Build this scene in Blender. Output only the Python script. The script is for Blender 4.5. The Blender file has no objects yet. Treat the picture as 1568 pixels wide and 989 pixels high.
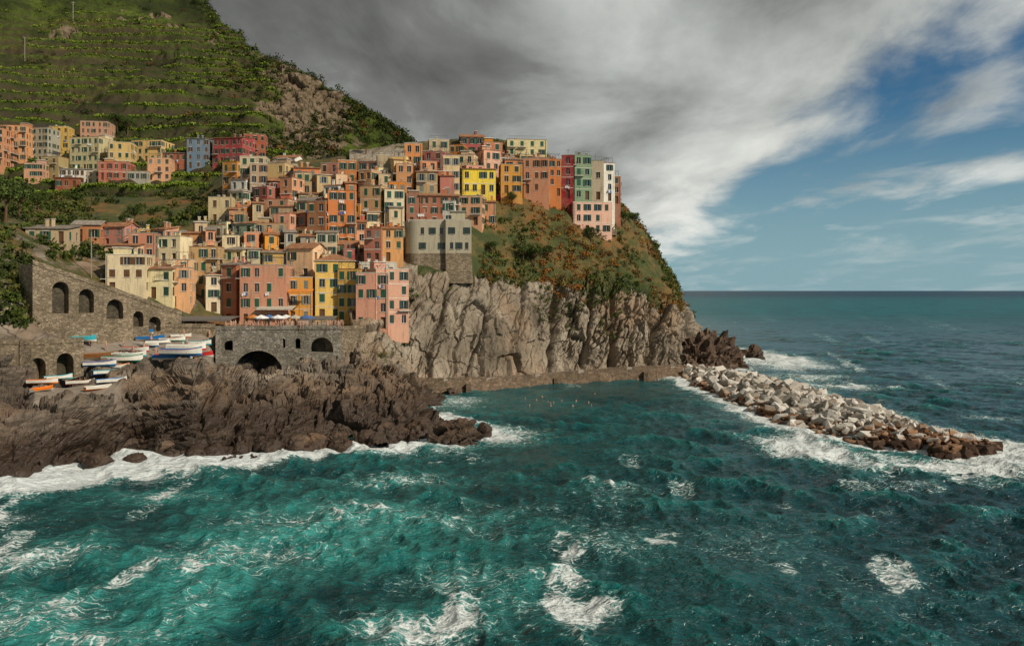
import bpy, bmesh, math, random
import numpy as np
from mathutils import Vector, Matrix
from mathutils.bvhtree import BVHTree
random.seed(7); np.random.seed(7)
scene=bpy.context.scene
CH=22.0; FOC=1220.0; HY=445.0; CXP=784.0
def S(a,b,Y):            # surveyed bearing / elevation / distance -> world metres
    return Vector(((a-CXP)/FOC*Y, Y, CH+(HY-b)/FOC*Y))
def SW(a,b):
    Y=CH*FOC/(b-HY); return ((a-CXP)/FOC*Y, Y)
def lin(c):
    return tuple((x/12.92 if x<=0.04045 else ((x+0.055)/1.055)**2.4) for x in c[:3])+(1.0,)
# ---------------------------------------------------------------- numpy noise
def h3(ix,iy,iz,s):
    ix=ix.astype(np.int64);iy=iy.astype(np.int64);iz=iz.astype(np.int64)
    h=(ix*73856093)^(iy*19349663)^(iz*83492791)^(s*2654435761)
    h&=0xffffffff; h=((h^(h>>16))*0x45d9f3b)&0xffffffff; h=((h^(h>>16))*0x45d9f3b)&0xffffffff; h^=(h>>16)
    return (h&0xffffff)/float(0xffffff)
def vn(p,s=0):
    i=np.floor(p);f=p-i;f=f*f*f*(f*(f*6-15)+10)
    x,y,z=i[:,0],i[:,1],i[:,2];r=0
    for dx in(0,1):
        wx=f[:,0] if dx else 1-f[:,0]
        for dy in(0,1):
            wy=f[:,1] if dy else 1-f[:,1]
            for dz in(0,1):
                wz=f[:,2] if dz else 1-f[:,2]
                r=r+wx*wy*wz*h3(x+dx,y+dy,z+dz,s)
    return r*2-1
def fbm(p,o=5,s=0,g=.5):
    a=1;t=0;q=p.copy();n=0
    for k in range(o):
        t=t+a*vn(q+k*17.3,s+k);n+=a;a*=g;q=q*2.03
    return t/n
def vor(p,s=0):
    i=np.floor(p);d1=np.full(len(p),9.);d2=np.full(len(p),9.);c=np.zeros(len(p))
    for dx in(-1,0,1):
        for dy in(-1,0,1):
            for dz in(-1,0,1):
                jx,jy,jz=i[:,0]+dx,i[:,1]+dy,i[:,2]+dz
                ex=jx+h3(jx,jy,jz,s)-p[:,0];ey=jy+h3(jx,jy,jz,s+1)-p[:,1];ez=jz+h3(jx,jy,jz,s+2)-p[:,2]
                d=np.sqrt(ex*ex+ey*ey+ez*ez)
                cl=d<d1
                d2=np.where(cl,d1,np.minimum(d2,d))
                c=np.where(cl,h3(jx,jy,jz,s+3),c); d1=np.where(cl,d,d1)
    return d1,d2,c
def sst(x,a,b):
    t=np.clip((x-a)/(b-a),0,1);return t*t*(3-2*t)
# ---------------------------------------------------------------- mesh helpers
def mesh_np(name,V,F,mats=(),attrs=None,smooth=False,parent=None,mi=None):
    me=bpy.data.meshes.new(name);V=np.asarray(V,dtype=np.float32);F=np.asarray(F,dtype=np.int32)
    k=F.shape[1]
    me.vertices.add(len(V));me.vertices.foreach_set('co',V.ravel())
    me.loops.add(F.size);me.loops.foreach_set('vertex_index',F.ravel())
    me.polygons.add(len(F));me.polygons.foreach_set('loop_start',np.arange(0,F.size,k,dtype=np.int32))
    me.polygons.foreach_set('loop_total',np.full(len(F),k,dtype=np.int32))
    me.polygons.foreach_set('use_smooth',np.full(len(F),smooth))
    if mi is not None: me.polygons.foreach_set('material_index',np.asarray(mi,dtype=np.int32))
    me.update(calc_edges=True);me.validate()
    for a,val in (attrs or {}).items():
        val=np.asarray(val,dtype=np.float32)
        if val.ndim==1:
            A=me.attributes.new(a,'FLOAT','POINT');A.data.foreach_set('value',val)
        else:
            A=me.attributes.new(a,'FLOAT_COLOR','POINT');A.data.foreach_set('color',val.ravel())
    for m in mats: me.materials.append(m)
    ob=bpy.data.objects.new(name,me);scene.collection.objects.link(ob)
    if parent: ob.parent=parent
    return ob
def gridF(nu,nv):
    i=np.arange(nu-1)[:,None]*nv+np.arange(nv-1)[None,:]
    return np.stack([i,i+nv,i+nv+1,i+1],-1).reshape(-1,4)
def cr(a,n):
    C=len(a);t=np.linspace(0,C-1,n);i=np.clip(np.floor(t).astype(int),0,C-2);f=(t-i)[(...,)+(None,)*(a.ndim-1)]
    p0=a[np.maximum(i-1,0)];p1=a[i];p2=a[i+1];p3=a[np.minimum(i+2,C-1)]
    c=0.5*((2*p1)+(-p0+p2)*f+(2*p0-5*p1+4*p2-p3)*f*f+(-p0+3*p1-3*p2+p3)*f**3)
    l=p1*(1-f)+p2*f
    return c*.6+l*.4,t
def loft(cols,nu,nv):
    W=np.array([[list(S(*k)) for k in c] for c in cols])
    A,tu=cr(W,nu);B,tv=cr(np.swapaxes(A,0,1).copy(),nv);G=np.swapaxes(B,0,1)
    return G,np.repeat(tu[:,None],nv,1),np.repeat(tv[None,:],nu,0)
def normals(G):
    a=np.gradient(G,axis=0);b=np.gradient(G,axis=1);n=np.cross(a,b);n/=np.linalg.norm(n,axis=2,keepdims=True)+1e-9
    return n
class MB:
    def __init__(s): s.v=[];s.f=[];s.m=[]
    def quad(s,a,b,c,d,mi=0):
        n=len(s.v);s.v+=[tuple(a),tuple(b),tuple(c),tuple(d)];s.f.append((n,n+1,n+2,n+3));s.m.append(mi)
    def tri(s,a,b,c,mi=0):
        n=len(s.v);s.v+=[tuple(a),tuple(b),tuple(c)];s.f.append((n,n+1,n+2));s.m.append(mi)
    def box(s,o,x,y,z,mi=0):
        o=Vector(o);x=Vector(x);y=Vector(y);z=Vector(z);n=len(s.v)
        for c in(o,o+x,o+x+y,o+y,o+z,o+x+z,o+x+y+z,o+y+z): s.v.append(tuple(c))
        for q in((0,3,2,1),(4,5,6,7),(0,1,5,4),(1,2,6,5),(2,3,7,6),(3,0,4,7)):
            s.f.append(tuple(n+i for i in q));s.m.append(mi)
    def bx(s,x0,x1,y0,y1,z0,z1,mi=0): s.box((x0,y0,z0),(x1-x0,0,0),(0,y1-y0,0),(0,0,z1-z0),mi)
    def obj(s,name,mats,parent=None,mat=None,smooth=False):
        me=bpy.data.meshes.new(name);me.from_pydata(s.v,[],s.f);me.polygons.foreach_set('material_index',s.m)
        for m in mats: me.materials.append(m)
        if smooth: me.polygons.foreach_set('use_smooth',[True]*len(s.f))
        me.update();ob=bpy.data.objects.new(name,me);scene.collection.objects.link(ob)
        if parent: ob.parent=parent
        if mat is not None: ob.matrix_world=mat
        return ob
# ---------------------------------------------------------------- material helpers
class NB:
    def __init__(s,nt): s.nt=nt;nt.nodes.clear()
    def n(s,t,ins=None,**pr):
        nd=s.nt.nodes.new(t)
        for k,v in pr.items(): setattr(nd,k,v)
        for k,v in (ins or {}).items():
            if isinstance(v,bpy.types.NodeSocket): s.nt.links.new(v,nd.inputs[k])
            else: nd.inputs[k].default_value=v
        return nd
    def m(s,op,a,b=0.0,c=None,clamp=False):
        i={0:a,1:b}
        if c is not None:i[2]=c
        return s.n('ShaderNodeMath',i,operation=op,use_clamp=clamp).outputs[0]
    def ss(s,x,a,b,lo=0.0,hi=1.0):
        return s.n('ShaderNodeMapRange',{0:x,1:a,2:b,3:lo,4:hi},interpolation_type='SMOOTHSTEP').outputs[0]
    def mix(s,f,a,b,bt='MIX'):
        return s.n('ShaderNodeMix',{0:f,6:a,7:b},data_type='RGBA',blend_type=bt).outputs[2]
    def noise(s,vec,sc,det=6,ro=.55,dist=0.0):
        return s.n('ShaderNodeTexNoise',{'Vector':vec,'Scale':sc,'Detail':det,'Roughness':ro,'Distortion':dist}).outputs[0]
    def vs(s,vec,sc,rot=(0,0,0)):
        return s.n('ShaderNodeMapping',{'Vector':vec,'Scale':sc,'Rotation':rot}).outputs[0]
    def attr(s,name,o=2): return s.n('ShaderNodeAttribute',attribute_name=name).outputs[o]
    def ramp(s,f,st):
        r=s.n('ShaderNodeValToRGB',{0:f});e=r.color_ramp.elements
        while len(e)<len(st): e.new(.5)
        for i,(p,c) in enumerate(st): e[i].position=p;e[i].color=c
        return r.outputs[0]
def newmat(name):
    m=bpy.data.materials.new(name);m.use_nodes=True;return m,NB(m.node_tree)
def fin(b,col,rough=.8,bump=None,bs=.3,bd=.1,spec=.3,extra=None):
    ins={'Base Color':col,'Roughness':rough,'Specular IOR Level':spec}
    if bump is not None:
        ins['Normal']=b.n('ShaderNodeBump',{'Height':bump,'Strength':bs,'Distance':bd}).outputs[0]
    ins.update(extra or {})
    p=b.n('ShaderNodeBsdfPrincipled',ins);o=b.n('ShaderNodeOutputMaterial');b.nt.links.new(p.outputs[0],o.inputs[0]);return p
def C(r,g,b_): return (r,g,b_,1.0)
_sm={}
def simple(name,col,rough=.7,var=.25,spec=.3,sc=2.0):
    if name in _sm:return _sm[name]
    m,b=newmat(name);tc=b.n('ShaderNodeTexCoord').outputs['Object']
    n=b.noise(tc,sc,3,.6)
    rnd=b.n('ShaderNodeObjectInfo').outputs['Random']
    f=b.m('MULTIPLY',b.ss(n,.3,.7,1-var,1+var*.4),b.m('ADD',b.m('MULTIPLY',rnd,.25),.87))
    c=b.n('ShaderNodeVectorMath',{0:col[:3],'Scale':f},operation='SCALE').outputs[0]
    fin(b,c,rough,None,.2,.03,spec);_sm[name]=m;return m
def plaster(name,col):
    m,b=newmat(name);tc=b.n('ShaderNodeTexCoord').outputs['Object'];rnd=b.n('ShaderNodeObjectInfo').outputs['Random']
    off=b.n('ShaderNodeVectorMath',{0:tc,1:b.n('ShaderNodeCombineXYZ',{0:b.m('MULTIPLY',rnd,50.),1:b.m('MULTIPLY',rnd,31.)}).outputs[0]},operation='ADD').outputs[0]
    big=b.noise(off,.35,4,.65);st=b.noise(b.vs(off,(1.6,1.6,.22)),1.0,4,.7);fine=b.noise(off,4,2,.6)
    r2=b.m('FRACT',b.m('MULTIPLY',rnd,7.3));r3=b.m('FRACT',b.m('MULTIPLY',rnd,23.7))
    hsv=b.n('ShaderNodeHueSaturation',{'Hue':b.m('ADD',b.m('MULTIPLY',rnd,.035),.485),'Saturation':b.m('ADD',b.m('MULTIPLY',r3,.32),.78),'Value':b.m('ADD',b.m('MULTIPLY',r2,.40),.62),'Color':col}).outputs[0]
    c=b.mix(b.ss(big,.40,.66,0,.50),hsv,b.mix(.5,hsv,C(.42,.33,.20)))
    c=b.mix(b.ss(st,.46,.74,0,.7),c,b.mix(.6,c,C(.10,.075,.045)))
    c=b.mix(b.ss(fine,.4,.75,0,.28),c,C(.18,.145,.10))
    fin(b,c,.9,None,.3,.04,.15);return m
def rockmat(name,c1,c2,c3,wetz,veg=True,rot=(0,0,0),sc=(1,1,1),terr=False,rust=C(.26,.14,.06),vsc=.33,crk=.035):
    m,b=newmat(name);g=b.n('ShaderNodeNewGeometry');pos=g.outputs['Position']
    v=b.vs(pos,sc,rot)
    n1=b.noise(v,.12,5,.62,.4);n2=b.noise(v,.9,5,.68,.2);n3=b.noise(pos,.05,4,.6)
    vo=b.n('ShaderNodeTexVoronoi',{'Vector':b.n('ShaderNodeVectorMath',{0:v,1:b.n('ShaderNodeVectorMath',{0:b.n('ShaderNodeTexNoise',{'Vector':v,'Scale':.5,'Detail':2.}).outputs[1],'Scale':1.0},operation='SCALE').outputs[0]},operation='ADD').outputs[0],'Scale':vsc},feature='DISTANCE_TO_EDGE').outputs[0]
    c=b.ramp(n1,[(.3,c1),(.5,c2),(.7,c3)])
    c=b.mix(b.ss(n2,.35,.7,0,.7),c,b.mix(.5,c,c1))
    c=b.mix(b.ss(n3,.48,.64,0,.65),c,b.mix(n2,rust,c2))
    c=b.mix(b.ss(vo,0,crk,.7,0),c,C(.035,.03,.025))
    sz=b.n('ShaderNodeSeparateXYZ',{0:pos}).outputs[2]
    wz=b.m('ADD',sz,b.m('MULTIPLY',b.m('SUBTRACT',n1,.5),6.))
    wet=b.ss(wz,wetz*.4,wetz,1,0)
    c=b.mix(b.m('MULTIPLY',wet,.85),c,b.mix(n2,C(.012,.010,.009),C(.07,.042,.025)))
    if veg:
        a=b.attr('veg');nv=b.noise(pos,.35,5,.7)
        vm=b.ss(b.m('ADD',a,b.m('MULTIPLY',b.m('SUBTRACT',nv,.5),1.6)),.42,.58)
        n5=b.noise(pos,.10,4,.65)
        vc=b.ramp(n5,[(.3,C(.03,.045,.012)),(.46,C(.06,.07,.02)),(.57,C(.13,.09,.03)),(.70,C(.21,.09,.028))])
        vc=b.mix(b.ss(nv,.42,.7,0,.55),vc,C(.03,.032,.012))
        c=b.mix(vm,c,vc)
        pv=b.attr('pave')
        pc=b.mix(b.noise(pos,.6,4,.6),C(.14,.115,.09),C(.32,.27,.215))
        c=b.mix(pv,c,pc)
    fin(b,c,b.m('SUBTRACT',.92,b.m('MULTIPLY',wet,.45)),n2,.9,.5,.3)
    return m
# ================================================================= WORLD
w=bpy.data.worlds.new('World');scene.world=w;w.use_nodes=True;b=NB(w.node_tree)
sun_dir=Vector((.72,-.50,.60)).normalized()
el=math.asin(sun_dir.z);az=math.atan2(sun_dir.x,sun_dir.y)
d=b.n('ShaderNodeVectorMath',{0:b.n('ShaderNodeTexCoord').outputs['Generated']},operation='NORMALIZE').outputs[0]
sp=b.n('ShaderNodeSeparateXYZ',{0:d});dx,dy,dz=sp.outputs
sky=b.n('ShaderNodeTexSky',sky_type='NISHITA',sun_disc=False,sun_elevation=el,sun_rotation=az,air_density=1.0,dust_density=.6,ozone_density=2.5)
den=b.m('ADD',b.m('MAXIMUM',dz,0.),.12)
cx=b.m('DIVIDE',dx,den);cy=b.m('DIVIDE',dy,den)
pv=b.n('ShaderNodeCombineXYZ',{0:cx,1:b.m('MULTIPLY',cy,.55)}).outputs[0]
n1=b.noise(pv,1.7,7,.56,.35);n2=b.noise(pv,.75,3,.5,.2);n3=b.noise(b.n('ShaderNodeVectorMath',{0:pv,1:(7.,3.,1.)},operation='ADD').outputs[0],1.9,6,.58,.3)
e=b.m('ADD',b.m('SUBTRACT',1.14,cx),b.m('ADD',b.m('MULTIPLY',b.m('SUBTRACT',n1,.5),1.8),b.m('MULTIPLY',b.m('SUBTRACT',n2,.5),.4)))
dens=b.ss(e,-.26,.26)
wisp=b.m('MULTIPLY',b.ss(n3,.45,.72,0,.8),b.m('MULTIPLY',b.ss(dz,.40,.17,.10,1.),b.ss(dz,.03,.10,.25,1.)))
dens=b.m('MAXIMUM',dens,wisp)
br=b.m('ADD',b.ss(cx,.15,1.15,0,.38),b.m('MULTIPLY',b.m('SUBTRACT',n1,.5),1.35))
br=b.m('ADD',br,b.m('MULTIPLY',b.m('SUBTRACT',n2,.5),.6))
br=b.m('ADD',br,b.ss(dz,.28,.0,0,.50))
gl=b.m('POWER',b.m('MAXIMUM',b.n('ShaderNodeVectorMath',{0:d,1:Vector((.128,1,.35)).normalized()[:]},operation='DOT_PRODUCT').outputs['Value'],0.),170.)
br=b.m('ADD',b.m('ADD',br,.20),b.m('MULTIPLY',gl,.6))
cc=b.ramp(br,[(.0,C(1.0,1.04,1.0)),(.30,C(1.95,2.0,1.9)),(.6,C(4.3,4.5,4.3)),(1.0,C(7.8,7.9,7.4))])
skyc=b.mix(1.0,sky.outputs[0],C(.24,.47,.58),'MULTIPLY')
haze=b.ss(dz,.24,.0,0,.88)
skyc=b.mix(haze,skyc,C(2.6,4.1,4.6))
col=b.mix(dens,skyc,cc)
bg=b.n('ShaderNodeBackground',{0:col,1:.1});o=b.n('ShaderNodeOutputWorld');b.nt.links.new(bg.outputs[0],o.inputs[0])
sl=bpy.data.lights.new('sun','SUN');sl.energy=4.3;sl.angle=math.radians(2);sl.color=(1,.89,.74)
so=bpy.data.objects.new('sun',sl);scene.collection.objects.link(so);so.rotation_euler=sun_dir.to_track_quat('Z','Y').to_euler()
# camera
cd=bpy.data.cameras.new('camera');cam=bpy.data.objects.new('camera',cd);scene.collection.objects.link(cam)
cam.location=(0,0,CH);cam.rotation_euler=(math.radians(90),0,0);cd.sensor_width=36;cd.lens=FOC/1568*36;cd.shift_y=-(494.5-HY)/1568
cd.clip_start=.5;cd.clip_end=90000;scene.camera=cam
scene.view_settings.view_transform='Standard';scene.view_settings.look='None';scene.view_settings.exposure=0
# ================================================================= TERRAIN
M_cliff=rockmat('cliff_rock',C(.10,.08,.055),C(.25,.205,.15),C(.40,.345,.27),3.0,rot=(0,math.radians(-24),0),sc=(1,.8,.28),vsc=.28,crk=.02)
M_shore=rockmat('shore_rock',C(.055,.044,.034),C(.15,.12,.09),C(.34,.285,.22),8.0,rot=(math.radians(14),math.radians(18),0),sc=(.35,.35,1.3))
hc=[]
def col_(px,ks): return [(px,a,Y) for a,Y in ks]
hc.append(col_(535,[(578,157),(565,159),(550,161),(530,163),(507,166),(480,176),(440,184),(390,194),(300,216),(228,242),(260,280)]))
hc.append(col_(575,[(612,157),(588,160),(568,162),(540,164),(507,167),(465,179),(430,184),(385,193),(300,216),(225,242),(260,280)]))
hc.append(col_(612,[(625,165),(598,168),(574,169),(540,169.5),(505,172),(450,181),(415,185),(388,191),(300,216),(220,243),(260,285)]))
hc.append(col_(650,[(625,169),(602,172),(570,173),(530,174),(480,177),(435,182.5),(410,185),(385,190),(300,216),(216,244),(260,290)]))
hc.append(col_(700,[(620,173),(597,176),(565,177),(520,178.5),(470,182),(428,187),(410,190),(380,194),(300,218),(214,246),(260,300)]))
hc.append(col_(760,[(615,179),(592,182),(560,183.5),(520,185),(475,189),(438,194),(415,199),(380,206),(300,224),(214,250),(260,300)]))
hc.append(col_(810,[(610,185),(587,188),(555,190),(520,192),(480,196),(450,201),(415,206),(370,213),(300,226),(222,252),(270,300)]))
hc.append(col_(860,[(606,191),(583,194),(555,196),(520,198),(485,202),(458,207),(415,212),(360,219),(300,230),(250,254),(300,300)]))
hc.append(col_(910,[(602,195),(580,198),(550,199),(520,200),(490,203),(465,208),(415,216),(370,223),(310,234),(270,256),(320,300)]))
hc.append(col_(960,[(600,198),(578,201),(550,202),(520,203),(495,206),(470,210),(425,218),(385,226),(340,236),(320,258),(350,300)]))
hc.append(col_(1005,[(600,200),(577,203),(550,205),(520,207),(497,210),(476,214),(440,222),(410,231),(388,240),(376,255),(400,300)]))
hc.append([(1045,598,203),(1045,576,206),(1043,550,209),(1038,520,211),(1035,498,214),(1032,478,218),(1028,450,224),(1018,425,232),(1002,398,242),(985,375,256),(960,400,300)])
hc.append([(1085,595,215),(1080,570,219),(1070,545,221),(1058,520,223),(1050,498,226),(1045,478,230),(1040,450,235),(1030,422,242),(1012,398,250),(990,372,262),(960,400,300)])
hc.append([(1075,590,245),(1070,565,248),(1060,540,250),(1052,520,252),(1045,500,255),(1038,478,258),(1034,450,262),(1024,424,268),(1006,400,275),(984,380,285),(960,410,310)])
hc.append([(1010,580,300),(1005,555,302),(1000,540,304),(995,520,306),(990,500,308),(985,480,310),(980,460,312),(975,440,315),(965,420,318),(955,400,320),(950,430,330)])
G,TU,TV=loft(hc,640,340)
N=normals(G);P=G.reshape(-1,3);n=N.reshape(-1,3);tv=TV.ravel();tu=TU.ravel()
def rocky(P,ax,bx_,cx_,la,lb,lc,amp,seed,crack=.35,tilt=0.0,warp=.18):
    q=np.stack([P@np.array(ax)/la,P@np.array(bx_)/lb,P@np.array(cx_)/lc],1)
    q=q+warp*np.stack([fbm(P/8,3,seed+5),fbm(P/8+9,3,seed+6),fbm(P/8+19,3,seed+7)],1)
    d1,d2,c=vor(q,seed);_,_,c2=vor(q*2.7+5,seed+9);e1=d2-d1
    tl=(np.mod(c*7.31,1)-.5)*(q[:,0]-np.floor(q[:,0]))+(np.mod(c*13.7,1)-.5)*(q[:,2]-np.floor(q[:,2]))
    return amp*((c-.5)*1.0+(c2-.5)*.35+tilt*tl-np.exp(-e1/.05)*crack)
A=np.array([.46,0,.89]);Bv=np.array([.89,0,-.46])
cl=sst(tv,1.0,2.0)*(1-sst(tv,5.2,6.2))
Xs=P[:,0]/P[:,1]*FOC+CXP
rg_=sst(Xs,840,880)
dsp=rocky(P,Bv,[0,1,0],A,6.,9.,26.,1.,11,.28,.6)*(2.6+1.1*rg_)*cl+rocky(P,Bv,[0,1,0],A,2.0,3.,7.,1.,15,.2,.5)*(.5+1.0*rg_)*cl+fbm(P/11,5,3)*(.8+2.0*cl+.8*rg_*cl)+fbm(P/2.0,4,8)*(.28+.4*rg_)
sgn=np.where((n@np.array([0,-1,0.3]))>0,1,-1)[:,None]
for fx,wd,dp,sl_ in((852,6,5.,.02),(742,3,1.8,.28),(790,2.5,1.7,.22),(668,3,1.8,.38),(705,2,1.2,.3),(938,6,3.2,-.1),(1000,6,2.4,0),(900,4,2.2,.1),(970,3,1.8,.1)):
    off=Xs-(fx+(P[:,2]-12)*sl_*4+fbm(P/6,3,31)*7)
    dsp-=dp*np.exp(-(off/wd)**2)*cl
P=P+n*sgn*dsp[:,None]
veg=sst(tv,4.9,6.1)*.95+.10*sst(tv,3.5,5)+fbm(P/8,4,44)*.35
veg=np.where(Xs<640,.25+fbm(P/8,4,44)*.5,veg)
head=mesh_np('headland_cliff',P,gridF(640,340),[M_cliff],{'veg':veg,'pave':np.zeros(len(P))})
HP=P;Htv=tv;Hn=n*sgn;HX=Xs
lc=[]
lc.append(col_(-320,[(900,72),(830,76),(760,82),(690,90),(640,98),(590,108),(540,118),(480,126),(400,140),(340,160),(320,200),(305,240),(330,270)]))
lc.append(col_(-120,[(790,82),(755,87),(715,90),(655,97),(622,105),(580,115),(532,122),(485,129),(400,142),(335,164),(316,200),(302,238),(330,270)]))
lc.append(col_(0,[(755,91),(730,94),(690,97),(635,103),(612,110),(585,118),(530,124),(490,130),(400,143),(340,166),(320,200),(300,238),(330,270)]))
lc.append(col_(50,[(745,93),(722,97),(680,100),(630,105),(613,112),(592,120),(540,128),(498,135),(410,147),(355,168),(325,200),(300,238),(330,270)]))
lc.append(col_(100,[(735,97),(712,100),(672,103),(625,107),(613,115),(594,124),(552,133),(508,142),(425,154),(370,174),(332,202),(300,238),(330,270)]))
lc.append(col_(150,[(715,102),(693,106),(660,109),(620,113),(609,119),(586,127),(550,138),(512,147),(435,158),(376,178),(338,202),(300,238),(330,270)]))
lc.append(col_(200,[(708,107),(684,111),(652,113),(616,117),(602,122),(568,129),(549,141),(513,150),(445,161),(380,181),(342,203),(302,238),(330,272)]))
lc.append(col_(250,[(710,105),(688,108),(652,111),(615,115),(592,122),(562,130),(547,142),(509,154),(458,164),(384,184),(340,204),(302,240),(330,275)]))
lc.append(col_(300,[(715,103),(694,106),(652,109),(615,113),(580,120),(560,128),(545,142),(506,158),(472,167),(390,187),(330,207),(296,240),(325,275)]))
lc.append(col_(345,[(715,104),(692,107),(652,111),(618,117),(590,126),(572,137),(565,149),(508,162),(480,170),(390,189),(315,210),(262,240),(290,275)]))
lc.append(col_(400,[(710,107),(686,111),(650,114),(618,120),(600,128),(588,139),(582,151),(506,163),(482,172),(390,190),(305,214),(246,240),(280,275)]))
lc.append(col_(450,[(706,109),(681,113),(643,118),(605,124),(582,132),(568,142),(556,154),(506,163),(482,173),(390,191),(302,215),(244,240),(280,275)]))
lc.append(col_(500,[(700,112),(674,116),(638,121),(600,129),(572,138),(556,148),(538,158),(506,165),(482,174),(390,192),(300,216),(242,241),(280,275)]))
lc.append(col_(560,[(700,111),(676,115),(638,120),(600,128),(572,139),(556,152),(538,162),(506,172),(480,180),(390,196),(300,219),(235,244),(280,275)]))
lc.append(col_(610,[(695,113),(670,118),(638,122),(602,130),(585,140),(575,152),(566,164),(545,175),(490,186),(390,199),(300,221),(230,246),(280,280)]))
lc.append(col_(643,[(690,117),(664,123),(643,127),(615,133),(602,142),(594,153),(590,165),(585,177),(500,190),(400,202),(300,223),(228,248),(280,280)]))
lc.append([(672,672,125),(660,650,131),(652,636,135),(640,622,140),(636,612,147),(640,605,156),(650,600,168),(660,598,180),(660,500,195),(660,400,207),(660,300,227),(660,228,252),(660,280,280)])
lc.append([(676,650,138),(664,638,141),(657,630,144),(648,622,147),(645,614,152),(650,608,160),(660,604,170),(670,598,184),(670,500,200),(670,400,210),(670,300,230),(670,230,254),(670,280,280)])
G,TU,TV=loft(lc,760,430)
N=normals(G);P=G.reshape(-1,3);n=N.reshape(-1,3);tv=TV.ravel()
sgn=np.where((n@np.array([0,-.6,1.]))>0,1,-1)[:,None]
Xs=P[:,0]/P[:,1]*FOC+CXP
rk=1-sst(tv,5.6,7.2)
pave=(sst(Xs,118,135)*(1-sst(Xs,318,335))*sst(tv,5.75,5.95)*(1-sst(tv,6.9,7.1)))
pave=np.maximum(pave,sst(Xs,40,55)*(1-sst(Xs,175,195))*sst(tv,3.9,4.1)*(1-sst(tv,5.0,5.2)))
A3=np.array([-.30,-.22,.93]);A1=np.array([.95,0,.30]);A2=np.array([0,.97,.22])
dsp=(rocky(P,A1,A2,A3,12.,8.,2.4,1.,21,.28,.5,.1)*2.7+rocky(P,A1,A2,A3,5.,3.6,.8,1.,25,.25,.5,.1)*1.0)*rk+fbm(P/13,5,4)*2.8*rk+fbm(P/1.6,4,18)*.24*rk+fbm(P/10,4,6)*.6*(1-rk)
dsp-=2.2*np.exp(-((fbm(P/16,3,29))/.05)**2)*rk
dsp*=(1-pave*.97)
P=P+n*sgn*dsp[:,None]
veg=sst(tv,6.0,7.4)*.55+fbm(P/8,4,54)*.45-.25*(1-sst(tv,5,6))
veg=veg+.4*sst(tv,9.0,10.)
veg=np.where(pave>.5,0,veg)
left=mesh_np('harbour_rocks',P,gridF(760,430),[M_shore],{'veg':veg,'pave':pave})
# ---- hill
hl=[]
hl.append(col_(-420,[(420,180),(320,235),(285,270),(240,310),(160,380),(60,450),(-60,530),(-200,620),(-280,720),(-200,900)]))
hl.append(col_(-150,[(400,190),(315,235),(280,270),(240,310),(175,370),(85,440),(-30,520),(-170,620),(-260,720),(-200,900)]))
hl.append(col_(0,[(380,200),(312,235),(278,270),(245,310),(190,360),(100,430),(0,515),(-130,610),(-220,700),(-150,900)]))
hl.append(col_(120,[(370,205),(310,236),(276,272),(245,312),(190,358),(105,428),(20,505),(-80,590),(-170,670),(-100,880)]))
hl.append(col_(220,[(360,210),(310,238),(276,272),(245,314),(195,356),(120,420),(50,485),(-20,550),(-100,630),(-20,860)]))
hl.append(col_(315,[(360,215),(310,240),(278,275),(245,314),(205,350),(150,400),(95,455),(45,510),(4,560),(60,800)]))
hl.append(col_(375,[(360,220),(310,243),(280,278),(248,316),(208,346),(170,380),(135,420),(100,465),(74,510),(140,750)]))
hl.append(col_(430,[(360,225),(312,250),(285,282),(255,318),(215,342),(190,365),(160,398),(125,440),(98,485),(160,720)]))
hl.append(col_(480,[(360,230),(315,255),(290,285),(262,318),(232,340),(208,362),(180,390),(152,428),(130,468),(190,700)]))
hl.append(col_(540,[(370,235),(320,260),(300,285),(280,315),(250,340),(230,360),(205,385),(182,415),(162,450),(220,680)]))
hl.append(col_(590,[(380,240),(330,265),(310,290),(292,315),(270,338),(252,358),(232,380),(212,405),(192,435),(260,650)]))
hl.append(col_(622,[(390,245),(350,270),(330,290),(312,315),(295,335),(280,355),(262,378),(244,400),(222,425),(290,640)]))
hl.append(col_(680,[(400,260),(380,280),(365,295),(350,315),(335,335),(320,355),(305,375),(290,395),(275,420),(330,620)]))
hl.append(col_(760,[(450,290),(430,300),(415,310),(400,325),(390,340),(380,355),(370,372),(360,390),(350,410),(400,600)]))
hl.append(col_(860,[(540,320),(520,330),(500,335),(480,345),(470,355),(460,365),(450,380),(440,395),(430,410),(460,560)]))
G,TU,TV=loft(hl,620,460)
P=G.reshape(-1,3);tv=TV.ravel();Xs=P[:,0]/P[:,1]*FOC+CXP;Ysc=HY-(P[:,2]-CH)/P[:,1]*FOC
N=normals(G).reshape(-1,3);sg=np.where(N[:,2]>0,1,-1)[:,None];N=N*sg
rockm=np.clip(sst(Xs+fbm(P/25,4,90)*60,375,430)*(1-sst(Ysc,230,262))*(1-sst(Xs,500,560)*.6)+.9*sst(fbm(P/30,4,92),.22,.4)*sst(-Ysc,-110,-60),0,1)
rf=1-sst(tv,7.7,8.0)*.6
P=P+N*(fbm(P/45,5,60)*9*rf+fbm(P/11,4,61)*(1.2+2.6*rockm)*rf)[:,None]
P=P+N*(rocky(P,[1,0,0],[0,1,0],[.3,0,.95],9,9,20,1.,70)*4.5*rockm)[:,None]
tm=(1-rockm)*sst(tv,.5,1.5)*(1-.85*sst(-Ysc,-50,0))*(1-sst(Xs,480,540)*.8)
T=7.0;ph=fbm(P/45,3,62)*.75+fbm(P/10,2,63)*.10;t=P[:,2]/T+ph;fr=t-np.floor(t)
z2=P[:,2]+T*((fr**3.2)-fr)
P[:,2]=P[:,2]*(1-tm*.9)+z2*tm*.9
M_hill,b=newmat('terraced_hill');pos=b.n('ShaderNodeNewGeometry').outputs['Position']
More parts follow.
